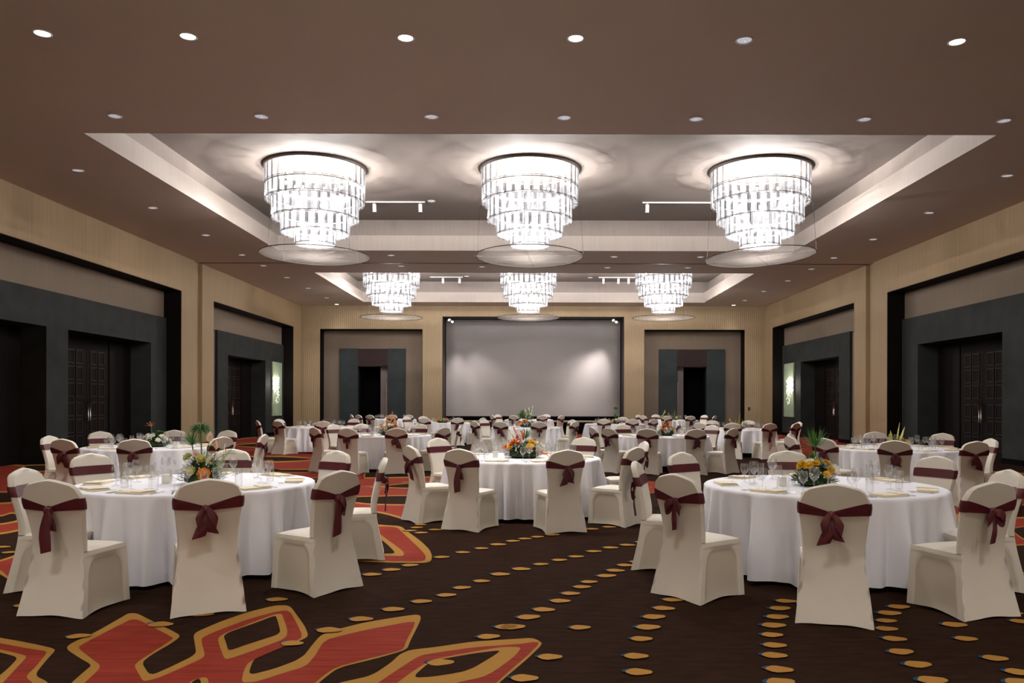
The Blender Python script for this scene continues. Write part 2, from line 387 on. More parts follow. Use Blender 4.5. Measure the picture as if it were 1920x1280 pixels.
motif('g', [(460,720),(550,640),(640,560),(695,515),(600,460),(515,405),(505,380),(540,350),(720,268),(900,165),(965,125),(1030,125),(1120,170),(1345,280),(1352,303),(1290,350),(1150,430),(1065,495),(1130,595),(1290,525),(1478,432)]
  + c3([(105,350),(95,290),(120,262),(300,185),(500,115),(700,65),(790,62),(825,75),(880,150),(930,220),(960,295),(880,335),(700,395),(590,440),(540,480),(505,590),(700,540),(860,480),(930,435),(985,360),(1050,285),(1180,240),(1400,185),(1750,130),(1795,135),(1800,165),(1770,230),(1720,330),(1695,395),(1450,465),(1180,530),(1050,630),(960,720)]), *O)
motif('r', [(560,720),(650,640),(770,525),(690,465),(585,385),(640,350),(850,240),(1010,160),(1160,235),(1305,310),(1290,325),(1200,385),(1050,480),(1010,520),(1050,590),(1080,640),(1200,610),(1510,470),(1535,450)]
  + c3([(180,430),(155,340),(158,310),(250,265),(500,170),(700,115),(790,100),(825,120),(870,200),(917,300),(840,345),(700,405),(560,465),(500,500),(470,560),(455,645),(560,640),(780,570),(940,520),(1010,440),(1060,350),(1110,315),(1350,255),(1762,175),(1740,240),(1690,330),(1668,398),(1400,462),(1170,525),(1090,575),(1000,650),(930,720)]), *O)
motif('G', c3([(275,320),(310,285),(500,210),(700,135),(755,128),(765,150),(800,250),(795,300),(740,335),(400,460),(330,475),(300,400)]), *O)
motif('d', c3([(320,300),(360,270),(560,200),(710,142),(725,180),(748,265),(720,290),(500,360),(357,412),(340,350)]), *O)
motif('G', c3([(60,640),(200,600),(220,700),(60,720)]), *O); motif('d', c3([(80,645),(145,615),(160,700),(80,710)]), *O)
O = (640, 1120, 4)
motif('g', [(-300,720),(0,640),(230,590),(380,490),(440,430),(520,395),(700,375),(1000,330),(1300,312),(1430,303),(1480,320),(1515,348),(1400,460),(1200,630),(1100,720)], *O)
motif('r', [(170,720),(280,645),(450,530),(590,440),(700,420),(1000,375),(1350,350),(1440,335),(1495,340),(1400,435),(1300,520),(1170,640),(1070,720)], *O)
motif('G', [(330,720),(440,635),(540,560),(650,490),(700,468),(1000,410),(1210,375),(1360,375),(1300,450),(1150,560),(1060,605),(860,645),(760,720)], *O)
motif('d', [(535,608),(660,498),(720,475),(1000,425),(1205,400),(1150,440),(960,555),(700,600)], *O)
O = (650, 870, 6.4)
motif('g', [(-200,690),(265,718),(450,735),(650,745),(720,800),(900,930),(1000,1030),(1028,1100),(1020,1165),(950,1188),(700,1188),(390,1182),(-200,1150)], *O)
motif('r', [(-180,720),(265,750),(600,755),(700,850),(820,960),(920,1060),(955,1110),(950,1150),(900,1170),(600,1172),(380,1160),(-180,1130)], *O)
motif('G', [(-150,770),(270,785),(330,795),(420,860),(560,960),(680,1050),(695,1095),(660,1112),(350,1105),(-150,1080)], *O)
motif('d', [(-100,800),(270,810),(330,850),(480,960),(590,1070),(540,1082),(350,1080),(-100,1050)], *O)
motif('g', [(-500,440),(0,445),(270,478),(650,486),(900,482),(1400,470),(1800,520),(1600,640),(1230,690),(1000,694),(850,696),(700,672),(500,612),(270,568),(-100,560),(-500,600)], *O)
motif('r', [(-480,455),(0,462),(290,494),(650,500),(1300,492),(1700,530),(1500,630),(1230,678),(850,684),(740,662),(500,592),(280,552),(-100,545),(-480,580)], *O)
motif('g', [(-500,175),(-100,170),(1500,140),(1800,200),(1500,385),(900,390),(650,384),(300,396),(-500,415)], *O)
motif('r', [(-500,187),(-100,182),(1500,155),(1750,205),(1450,372),(900,378),(650,374),(300,385),(-500,402)], *O)
motif('G', [(100,268),(420,272),(600,243),(800,225),(1000,213),(1300,228),(1100,296),(900,298),(650,300),(400,284)], *O)
motif('d', [(430,275),(600,252),(800,236),(1000,225),(1250,236),(1080,284),(900,286),(650,288)], *O)
O = (0, 840, 4)
motif('g', [(-200,900),(0,850),(200,780),(400,800),(480,900),(400,1060),(270,1112),(200,1080),(120,1035),(0,948),(-200,900)], *O)
motif('r', [(-150,900),(0,862),(190,805),(380,830),(440,900),(370,1020),(250,1060),(120,1022),(0,915)], *O)
motif('g', [(-300,140),(60,125),(200,135),(420,200),(430,560),(300,600),(0,660),(-300,680)], *O)
motif('r', [(-300,150),(60,138),(180,148),(400,205),(410,545),(290,585),(0,648),(-300,668)], *O)
for G, D in [([(-300,335),(0,335),(130,330),(150,390),(100,425),(0,432),(-300,440)], [(-300,345),(0,345),(110,342),(130,380),(100,412),(0,420),(-300,428)]),
             ([(-300,500),(0,518),(90,488),(150,500),(160,560),(0,590),(-300,600)], [(-300,512),(0,530),(90,500),(135,512),(145,550),(0,578),(-300,590)]),
             ([(130,198),(350,198),(325,245),(120,245)], [(145,206),(328,206),(312,236),(140,236)]), ([(160,135),(390,130),(400,185),(200,188)], [(175,142),(380,138),(385,178),(205,180)])]:
    motif('G', G, *O); motif('d', D, *O)
O = (1740, 860, 6.4)
motif('g', [(620,120),(1500,180),(1500,560),(1150,545),(900,560),(620,600)], *O)
motif('r', [(640,135),(1480,195),(1480,540),(1150,528),(900,545),(640,580)], *O)
for G, D in [([(1050,250),(1150,240),(1500,250),(1500,300),(1120,300)], [(1080,255),(1500,258),(1500,290),(1120,290)]),
             ([(950,410),(1150,400),(1500,405),(1500,450),(1000,450)], [(990,418),(1150,410),(1500,415),(1500,440),(1000,440)])]:
    motif('G', G, *O); motif('d', D, *O)
motif('g', [(780,720),(960,690),(1500,670),(1500,1000),(1150,1022),(860,1052),(780,950)], *O)
motif('r', [(800,735),(960,712),(1480,690),(1480,985),(1150,1010),(870,1035),(800,950)], *O)
motif('G', [(970,835),(1150,795),(1500,780),(1500,985),(1150,968),(1050,892)], *O)
motif('d', [(988,838),(1150,805),(1480,792),(1480,972),(1155,955),(1062,885)], *O)
motif('g', [(60,560),(420,565),(430,790),(60,790)], *O); motif('r', [(60,570),(410,575),(410,655),(60,645)], *O)
motif('d', [(60,660),(190,662),(180,745),(60,735)], *O)
# far fields of red with brown lenses, left and right of the rear tables
def field(P, lens):
    motif('g', P, 0, 0, 1)
    cx = sum(p[0] for p in P)/len(P); cy = sum(p[1] for p in P)/len(P)
    motif('r', [(cx+(x-cx)*.98, cy+(y-cy)*.97) for x, y in P], 0, 0, 1)
    for (x0, x1, y, h) in lens:
        a = [(x0, y), (x0*.7+x1*.3, y-h), (x0*.3+x1*.7, y-h*.9), (x1, y), (x0*.3+x1*.7, y+h*.8), (x0*.7+x1*.3, y+h)]
        motif('G', a, 0, 0, 1); m_ = (x0+x1)/2
        motif('d', [(m_+(px-m_)*.94, y+(py-y)*.6) for px, py in a], 0, 0, 1)
field([(440,822),(560,817),(640,822),(680,860),(690,905),(560,912),(430,890),(420,850)], [(432,575,836,5),(425,600,862,7),(470,660,884,4),(430,530,881,4),(560,680,899,3)])
field([(1450,812),(1560,816),(1640,826),(1600,850),(1570,900),(1480,905),(1440,850)], [(1460,1540,822,1.5),(1455,1530,838,1.6),(1460,1530,853,2),(1470,1540,870,2.2)])
field([(1020,815),(1100,814),(1110,826),(1030,828)], [(1030,1080,821,1.5)])
field([(340,870),(440,868),(470,900),(440,960),(360,960)], [(350,440,905,6)])
field([(1790,838),(1900,834),(1960,838),(1960,856),(1840,856)], [(1800,1880,845,1.6)])
field([(1100,905),(1240,900),(1240,925),(1120,925)], [(1110,1230,913,3)])
# amber spots
spot = MB(); spot.add([(.075*cos(t)*(1+.10*sin(2*t+1)), .058*sin(t)*(1+.14*cos(3*t)), 0) for t in [2*pi*i/14 for i in range(14)]], [tuple(range(14))])
fr = [(-.10,.02,-.0008),(-.075,.045,-.0008),(-.03,.062,-.0008),(-.02,.0,-.0008),(-.06,-.02,-.0008),(-.095,-.005,-.0008)]
spot.add(fr, [tuple(reversed(range(6)))], 1); spot_me = spot.mesh('carpet_spot', [gold2_m, blue_m])
SP = [(789,984.5),(782,990),(770,996),(790.6,999.7),(817,994),(1110,992),(1143,988),(1198,982),(1236,902),(1239,912),(1215,955),(1246,937),(1036,1003)]
SP += [(960+x/2, 1000+y/2) for x, y in [(37,135),(110,117),(180,101),(243,88),(309,68),(371,54),(435,44),(492,32),(97,14),(50,21),(5,30),(473,107),(428,120),(390,140),(357,160),(292,183),(265,202),(222,227),(183,255),(122,288),(65,316),(5,353),(258,355),(145,466),(50,546),
  (605,250),(572,282),(535,314),(513,353),(488,397),(468,462),(478,522),(1030,254),(1008,281),(998,313),(984,345),(978,381),(988,420),(987,458),(1005,511),(1010,558),(1453,274),(1418,298),(1406,327),(1408,357),(1437,395),(1462,443),(1525,491),(1580,550),
  (1662,341),(1705,394),(1815,467),(1905,519),(1905,556),(1833,230),(1840,259),(1873,297),(1910,328),(1845,66),(1852,80),(1857,98),(1900,146),(1900,168)]]
SP += [(x/2, 1000+y/2) for x, y in [(1870,43),(1807,58),(1737,73),(1658,91),(1540,122),(1470,139),(1397,157),(1878,155),(1808,181),(1735,206),(1677,234),(1583,258),(1477,288),(1357,325),(1237,367),(1098,417),(1835,390),(1900,353),(1655,488),(1041,252),(761,308),(605,347),(297,392),(95,276),(40,77),(10,57)]]
SP += [(1160,945),(1255,880),(1300,875),(1420,877),(1447,869),(1425,884),(1445,877),(1740,1100),(100,880),(60,866),(110,1010),(700,915),(712,918),(760,905)]
for k, (x, y) in enumerate(SP):
    p = floor_pt(x, y); o = put('carpet_spot', spot_me, fl, (p[0], p[1], .0085), (k*37 % 13-6)*.03); s_ = .92+.2*((k*29) % 7)/7; o.scale = (s_, s_, 1)
# ------------------------------------------------------------------ chandeliers
def make_chandelier(loc, label, tilt, lod):
    X, Y = loc
    r = empty('chandelier', (X, Y, HT), 0, label, 'chandelier', 'crystal chandeliers in the ceiling coffers')
    MB().lathe([(1.0,0),(1.24,0),(1.25,-.02),(1.25,-.06),(1.22,-.07),(1.17,-.07)], 48).lathe([(1.21,-.045),(.02,-.045)], 48).build('canopy_ring', mat('canopy_bronze', (96,88,82), .5, .1), r)
    T = [(1.21,-.05,-.50,300),(1.20,-.50,-.88,300),(1.05,-.80,-1.32,260),(.83,-1.22,-1.68,206),(.50,-1.60,-1.95,124)]
    for (R, z0, z1, n) in T:
        mb = MB(); w_ = .0085
        for k in range(n):
            t = 2*pi*k/n; jz = ((k*7919) % 5)*.002; ca, sa = cos(t), sin(t)
            c0 = (R*ca, R*sa); a = [(c0[0]+ca*w_*.8, c0[1]+sa*w_*.8), (c0[0]-sa*w_-ca*w_*.5, c0[1]+ca*w_-sa*w_*.5), (c0[0]+sa*w_-ca*w_*.5, c0[1]-ca*w_-sa*w_*.5)]
            mb.add([(x, y, z0) for x, y in a]+[(x, y, z1-jz) for x, y in a], [(0,1,4,3),(1,2,5,4),(2,0,3,5),(3,4,5)], 1 if (k*k+k//3) % 3 == 1 else 0)
        ti = mb.build('crystal_tier', [crystal_m, crystal2_m], r, kind='stuff')
        rg = MB()
        rg.lathe([(R-.012,z0+.012),(R+.012,z0+.012),(R+.012,z0-.012),(R-.012,z0-.012),(R-.012,z0+.012)], 48)
        rg.lathe([(R-.02,z1+.05),(R-.008,z1+.05),(R-.008,z1+.035),(R-.02,z1+.035),(R-.02,z1+.05)], 48)
        rg.build('tier_ring', mat('chrome_ring', (200,196,192), .25, .8), ti)
    # frosted undersides
    for (ra, rb, z) in ((1.05,1.19,-.86),(.83,1.04,-1.30),(.50,.82,-1.66),(.02,.49,-1.93)):
        MB().lathe([(rb,z),(ra,z)], 40).build('frosted_underside', frost_m, r)
    bl = MB()
    for (R, z, n) in ((.85,-.3,10),(.8,-.68,10),(.62,-1.08,8),(.4,-1.45,6),(.2,-1.78,3)):
        for k in range(n):
            t = 2*pi*k/n+z; bl.lathe([(.001,-.05),(.022,-.035),(.028,0),(.02,.03),(.001,.045)], 6, (R*cos(t), R*sin(t), z))
    bl.build('bulb_cluster', bulb_m, r, kind='stuff')
    for (x, y, z, p) in ((.6,0,-.36,1.),(-.3,.52,-.36,1.),(-.3,-.52,-.36,1.),(.25,.2,-1.05,.9),(-.25,-.2,-1.05,.9),(0,0,-1.55,1.2)):
        light('chandelier_lamp', 'POINT', (X+x, Y+y, HT+z), CHAND_W*p, .035, (1,.97,.94))
    # round net hung below on four wires
    d = empty('net_disc', (0, 0, -2.19)); d.parent = r; d.rotation_euler = tilt
    R = 1.34
    P = [[((R*q)*cos(2*pi*j/48), (R*q)*sin(2*pi*j/48), -.05*(1-q*q)) for j in range(48)] for q in (.02, .3, .6, .85, 1)]
    m = MB(); m.grid(P, 0, True, True); m.build('net', net_m, d)
    MB().tube([(R*cos(2*pi*j/48), R*sin(2*pi*j/48), 0) for j in range(49)], .011, 5, cap=False).build('rim', darkmetal, d)
    wr_ = MB(); a0 = tilt[2]+.6
    for q in (0, 1):
        t = q*pi/2; wr_.tube([(R*cos(t), R*sin(t), .0), (0, 0, .012), (-R*cos(t), -R*sin(t), .0)], .004, 4)
    wr_.build('cross_wires', darkmetal, d)
    for k in range(4):
        t = tilt[2]+k*pi/2
        dz = -2.19+Vector((R*cos(k*pi/2), R*sin(k*pi/2), 0)).xyz.x*0
        p = d.rotation_euler.to_matrix() @ Vector((R*cos(k*pi/2), R*sin(k*pi/2), 0)) + Vector((0,0,-2.19))
        tx, ty = p.x/R*1.26, p.y/R*1.26
        wv = MB().tube([(1.1*p.x/R, 1.1*p.y/R, -.9), (tx, ty, -.9), (tx, ty, -.93)], .007, 5)
        wv.tube([(tx, ty, -.93), tuple(p)], .0045, 4)
        wv.build('suspension_wire', darkmetal, r)
for (loc, lab, tilt) in [((-5.37,19.7),'left crystal chandelier of the front row, its net disc sloping down to the right',(0,radians(1.0),.9)),
    ((-.02,19.78),'middle crystal chandelier of the front row, net disc cut by a dark cross wire',(radians(-2),radians(0),-.1)),
    ((5.75,19.78),'right crystal chandelier of the front row, its net disc rising to the right',(0,radians(-3.0),-.45)),
    ((-6.0,34.1),'left crystal chandelier of the rear row, above the left back niche',(0,0,1.0)),
    ((-.09,34.1),'middle crystal chandelier of the rear row, above the projection screen',(0,0,.6)),
    ((5.75,34.1),'right crystal chandelier of the rear row, above the right back niche',(0,0,.5))]:
    make_chandelier(loc, lab, tilt, 0)
# ------------------------------------------------------------------ downlights
def down_mesh(lens):
    mb = MB(); mb.lathe([(.10,-.001),(.118,-.001),(.118,-.008),(.100,-.012),(.094,-.004)], 24, mi=0)
    mb2 = MB(); mb2.lathe([(.097,-.005),(.06,-.003),(.03,-.002)], 24); mb2.lathe([(.03,-.002),(.018,-.012),(.001,-.014)], 16)
    return mb.mesh('trim_ring', white_metal), mb2.mesh('reflector', lens)
DM = {True: down_mesh(lens_lit), False: down_mesh(lens_dim)}
rows = {'the nearest ceiling row': [(78,64,1),(351,69,2),(759,71,1),(1078,71,1),(1394,74,0),(1793,76,1)],
 'the row in front of the coffer': [(214,219,0),(488,219,0),(808,219,0),(1057,220,0),(1304,222,0),(1620,222,0),(1882,224,0)],
 'the left side strip': [(145,321,0),(285,391,0),(385,442,0),(453,479,0),(493,499,0),(537,521,0),(577,541,0),(612,559,0),(631,570,1)],
 'the right side strip': [(1888,327,0),(1742,397,0),(1637,447,0),(1563,482,0),(1521,503,0),(1477,525,0),(1432,545,0),(1396,562,0),(1375,571,2)],
 'the band between coffers': [(733,479,0),(896,480,0),(1151,481,0),(1313,481,0)],
 'the band before the rear coffer': [(752,499,0),(903,500,0),(1138,501,0),(1289,501,0)]}
ordw = ['first','second','third','fourth','fifth','sixth','seventh','eighth','ninth']
for rn, L_ in rows.items():
    for i, (px, py, lit) in enumerate(L_):
        Y = FPX*(HC-EYE)/(CY-py); X = (px-CX)*Y/FPX; Y = min(Y, YB-.35)
        if lit and py > 560: Y = YB-.6; X = (px-CX)*Y/FPX
        o = empty('ceiling_downlight', (X, Y, HC), 0, '%s round recessed downlight %s' % ('bright' if lit else 'dim', ('%s from the left in %s' if 'strip' not in rn else '%s from the front in %s') % (ordw[i], rn)), 'ceiling light', 'recessed downlights')
        put('trim_ring', DM[bool(lit)][0], o); put('reflector', DM[bool(lit)][1], o)
        if lit:
            wall = py > 560
            light('downlight_lamp', 'SPOT', (X, Y, HC-.05), 60 if wall else DOWN_W, .15, (1,.965,.93), (0,0,0), radians(90 if wall else 125), .9 if wall else 1)
# unseen downlights, added out of view to brighten chair backs and ceiling
for xi, X in enumerate((-9, -4.5, 0, 4.5, 9)):
    for Y in (-3.5, 3.2):
        o = empty('ceiling_downlight', (X, Y, HC), 0, 'added fill downlight, %s from the left in the %s row behind the view' % (ordw[xi], 'nearer' if Y > 0 else 'last'), 'ceiling light', 'recessed downlights')
        put('trim_ring', DM[True][0], o); put('reflector', DM[True][1], o)
        light('downlight_lamp', 'SPOT', (X, Y, HC-.05), DOWN_W, .4, (1,.965,.93), (0,0,0), radians(130), 1)
for (px, py) in ((808,377), (874,518), (1106,520)):
    Y = FPX*(HT-EYE)/(CY-py); X = (px-CX)*Y/FPX
    o = empty('ceiling_downlight', (X, Y, HT), 0, {808:'dim downlight high in the front coffer beside the left track',874:'dim downlight high in the rear coffer beside the left track',1106:'dim downlight high in the rear coffer beside the right track'}[px], 'ceiling light', 'recessed downlights')
    put('trim_ring', DM[False][0], o); put('reflector', DM[False][1], o)
# added fill: unseen washers bounce light off the wall behind the view
for xi in range(7):
    X = -9.6+xi*3.2
    o = empty('ceiling_downlight', (X, YF+.7, HC), 0, 'added fill washer, %s from the left, over the wall behind the view' % ordw[xi], 'ceiling light', 'recessed downlights')
    put('trim_ring', DM[True][0], o); put('reflector', DM[True][1], o)
    light('fill_washer_lamp', 'SPOT', (X, YF+.7, HC-.05), FILL_W, .1, (1,.965,.93), (radians(-18),0,0), radians(130), .8)
# track lights
def track(px0, px1, py, heads, label, Yfix):
    Y = Yfix; x0 = (px0-CX)*Y/FPX; x1 = (px1-CX)*Y/FPX
    r = empty('track_light', ((x0+x1)/2, Y, HT), 0, label, 'track light')
    MB().box(-(x1-x0)/2, (x1-x0)/2, -.02, .02, -.035, 0).build('track_rail', white_metal, r)
    for h in heads:
        x = (h-CX)*Y/FPX-(x0+x1)/2
        hd = MB().tube([(x,0,-.035),(x,0,-.08)], .012, 6).tube([(x,.0,-.07),(x,.04,-.30)], .055, 12).build('lamp_head', white_metal, r, sharp=40)
        MB().lathe([(.045,0),(.001,.0)], 12, (x,.042,-.304)).build('lens', blackish, hd)
track(685, 796, 378, (701, 787), 'white ceiling track with two cylinder spots beside the left front chandelier', 23.0)
track(1204, 1345, 380, (1213,), 'white ceiling track partly behind the right front chandelier', 23.0)
track(806, 867, 519, (830, 861), 'white ceiling track with two spots beside the left rear chandelier', 36.8)
track(1122, 1190, 520, (1131, 1159, 1178), 'white ceiling track with three spots beside the right rear chandelier', 36.8)
# stage spots on the screen
for (px, py, sg, lab) in ((845, 602, 1, 'left'), (1152, 602, -1, 'right')):
    Y = YB+.25; X = (px-CX)*Y/FPX; Z = EYE-(py-CY)*Y/FPX
    r = empty('stage_spotlight', (X, Y, t-.01), 0, 'pair of small lit spotlights at the top %s corner of the screen bay' % lab, 'spotlight')
    dz = Z-(t-.01)
    MB().tube([(0,0,0),(0,0,dz+.05)], .012, 6).build('stem', darkmetal, r)
    for q, (dx, ddz) in enumerate(((-.08, .04), (.09, -.05))):
        h = MB().tube([(dx*.4,.0,dz+ddz+.03),(dx,-.1,dz+ddz)], .05, 10).build('lamp_head', white_metal, r)
        MB().lathe([(.045,0),(.03,.02),(.001,.03)], 10).xf(Matrix.Translation((dx,-.11,dz+ddz)) @ Matrix.Rotation(pi/2,4,'X')).build('lens', mat('spot_lens', (255,255,255), emit=(255,252,246), estr=22), h)
    src = Vector((X, Y, Z-.08))
    for tx_, tz_, pw in (((-3.5, 1.2, 700), (-1.2, .9, 800)) if sg > 0 else ((3.0, 2.2, 1250), (1.2, 1.0, 800))):
        light('stage_lamp', 'SPOT', src, pw, .12, (1,.95,.93), (Vector((tx_, YB+1.4, tz_))-src).to_track_quat('-Z','Y').to_euler(), radians(46), 1)
# ------------------------------------------------------------------ chair with stretch cover and sash
def lerp(T, z):
    for (a, va), (b, vb) in zip(T, T[1:]):
        if z <= b:
            i = T.index((a, va)); k = (z-a)/(b-a)
            sl = lambda j: 0 if j in (0, len(T)-1) else (T[j+1][1]-T[j-1][1])/(T[j+1][0]-T[j-1][0])
            m0 = sl(i) if i else (vb-va)/(b-a); m1 = sl(i+1) if i+1 < len(T)-1 else (vb-va)/(b-a); h = b-a
            return (2*k**3-3*k*k+1)*va+(k**3-2*k*k+k)*h*m0+(-2*k**3+3*k*k)*vb+(k**3-k*k)*h*m1
    return T[-1][1]
WT = [(0,.258),(.20,.236),(.42,.206),(.54,.199),(.68,.211),(.84,.231),(.97,.232)]      # half width of the rear face
YT = [(0,-.315),(.22,-.264),(.42,-.232),(.54,-.232),(.72,-.265),(.97,-.330)]                    # rear face depth
def topz(u): a = abs(u); return .982-.056*a**1.35-.058*max(0, (a-.70)/.30)**2.4
def rear(u, z): return (u*lerp(WT, z), lerp(YT, z)-.012*(1-u*u)*(1.6*min(1, max(0, (z-.28)/.5))**2-.6), z)
US = [-1+2*i/14 for i in range(15)]
ZL = [.0,.03,.08,.16,.24,.32,.40,.46]; ZU = [.50,.55,.62,.70,.78]
def make_cover(seed):
    rnd = random.Random(seed); m = MB(); ph = [rnd.uniform(0, 6) for _ in range(6)]
    def hem(u, z, ax): return z+(.014*(1-u*u)+.003*sin(5*u+ph[ax]))*max(0, 1-z/.12) if z < .12 else z
    def wr(u, z):      # stretch wrinkles near the waist
        return .0022*sin(55*z+6*u*u*(1 if u > 0 else -1)+ph[4])*max(0, 1-abs(z-.58)/.14)*abs(u)**2
    rows_ = [[(lambda p, u=u, z=z: (p[0]*(1+wr(u,z)*2), p[1]+wr(u,z), hem(u, z, 0)))(rear(u, z)) for u in US] for z in ZL+ZU]
    for k in range(1, 7):
        tt = k/6; r_ = []
        for u in US:
            z = .78+(topz(u)-.78)*tt; p = rear(u, z); sx = 1-.05*(tt**3)*(abs(u)**6); r_.append((p[0]*sx, p[1], z))
        rows_.append(r_)
    m.grid(rows_)
    TH = .052
    fr = [[(p[0]*.985, p[1]+TH, p[2]) for p in r_] for r_ in rows_[7:]]
    fr2 = [[(p[0]*.97, lerp(YT, .47)+TH-.002, .462) for p in rows_[7]]]+fr[1:]
    m.grid([list(reversed(r_)) for r_ in fr2])
    # rounded rim joining rear and front
    rb = [r_[0] for r_ in rows_[7:]]+rows_[-1][1:]+[r_[-1] for r_ in reversed(rows_[7:-1])]
    rf = [r_[0] for r_ in fr2]+fr2[-1][1:]+[r_[-1] for r_ in reversed(fr2[:-1])]
    mid = []
    for a, b in zip(rb, rf):
        cx_ = (a[0]+b[0])/2; cz = (a[2]+b[2])/2; d = Vector((cx_*.9, 0, max(0, cz-.80)*1.6)); d = d.normalized()*.012 if d.length > 1e-4 else Vector((0,0,.012))
        mid.append((cx_+d.x, (a[1]+b[1])/2, cz+d.z))
    m.grid([rb, mid, rf])
    # seat: rows from back to front
    seat = []; NB = 9
    yb = lerp(YT, .46); 
    for i in range(NB):
        t_ = i/(NB-1); y = yb+t_*(.235-yb); row = []
        for u in US:
            hw = .205+(.222-.205)*t_; z = .462+.014*(1-u**4)*(1-(2*t_-1)**4)-(.012 if i == NB-1 else 0)-(.006 if abs(u) == 1 else 0)
            row.append((u*hw, y, z))
        seat.append(row)
    seat[0] = [(p[0]*.985, p[1]+.008, .46) for p in (rear(u, .46) for u in US)]
    m.grid(seat)
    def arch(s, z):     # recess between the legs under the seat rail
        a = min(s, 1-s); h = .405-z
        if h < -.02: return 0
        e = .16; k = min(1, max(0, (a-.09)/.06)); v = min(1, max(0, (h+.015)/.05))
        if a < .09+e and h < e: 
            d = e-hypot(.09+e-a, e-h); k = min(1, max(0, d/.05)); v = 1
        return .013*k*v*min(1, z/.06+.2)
    SS = [0,.03,.06,.08,.10,.12,.14,.165,.19,.22,.26,.32,.42,.5,.58,.68,.74,.78,.81,.835,.86,.88,.90,.92,.94,.97,1]
    ZS = [.0,.03,.08,.14,.20,.24,.27,.29,.31,.33,.345,.36,.37,.38,.39,.40,.41,.42,.43]
    for sg in (-1, 1):
        P = []
        for z in ZS+[.458]:
            a = rear(sg, min(z, .46)); f = (sg*(.222+.018*(1-z/.46)), .235+.02*(1-z/.46), z); row = []
            for s in SS:
                bul = .006 if .41 < z < .455 else 0
                x = a[0]+(f[0]-a[0])*s-sg*(arch(s, z)+.010*sin(pi*s)*(1-z/.46))+sg*bul*sin(pi*s)**.5
                row.append((x, a[1]+(f[1]-a[1])*s, z+(.020*sin(pi*s)*max(0, 1-z/.12))+.003*sin(9*s+ph[1])*max(0, 1-z/.1)))
            P.append(row)
        P[-1] = [(seat[min(NB-1, round(s*(NB-1)))][0 if sg < 0 else -1][0], a_[1], .455) for s, a_ in zip(SS, P[-1])]
        m.grid(P if sg < 0 else [list(reversed(r_)) for r_ in P])
    P = []
    for z in ZS+[.45]:
        hw = .222+.018*(1-z/.46); y = .235+.02*(1-z/.46)
        P.append([(u*hw, y-arch((u+1)/2, z)-.008*(1-u*u)*(1-z/.46)+(.005*(1-u**4) if z > .41 else 0), z+.018*(1-u*u)*max(0, 1-z/.12)) for u in US])
    m.grid([list(reversed(r_)) for r_ in P])
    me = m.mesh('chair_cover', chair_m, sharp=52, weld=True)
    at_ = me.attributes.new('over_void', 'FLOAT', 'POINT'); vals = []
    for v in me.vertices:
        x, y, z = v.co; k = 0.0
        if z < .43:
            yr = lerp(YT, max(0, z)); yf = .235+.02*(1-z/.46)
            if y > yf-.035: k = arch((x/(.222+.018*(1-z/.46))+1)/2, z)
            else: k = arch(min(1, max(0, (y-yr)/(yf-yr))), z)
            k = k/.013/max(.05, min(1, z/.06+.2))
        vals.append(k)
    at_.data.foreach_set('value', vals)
    return me
def ribbon(m, pts, wd, nrm, th=.004, fold=.0):
    """flat ribbon through pts, width list wd, across direction given per point"""
    P = []
    for i, (p, w_, a) in enumerate(zip(pts, wd, nrm)):
        p = Vector(p); a = Vector(a).normalized(); n = Vector((0, -1, 0))
        P.append([tuple(p+a*w_*k+n*(fold*(1-(k*2)**2)+(fold*.6*sin(k*14+i*.7)))) for k in (-.5,-.3,-.1,.1,.3,.5)])
    m.grid(P)
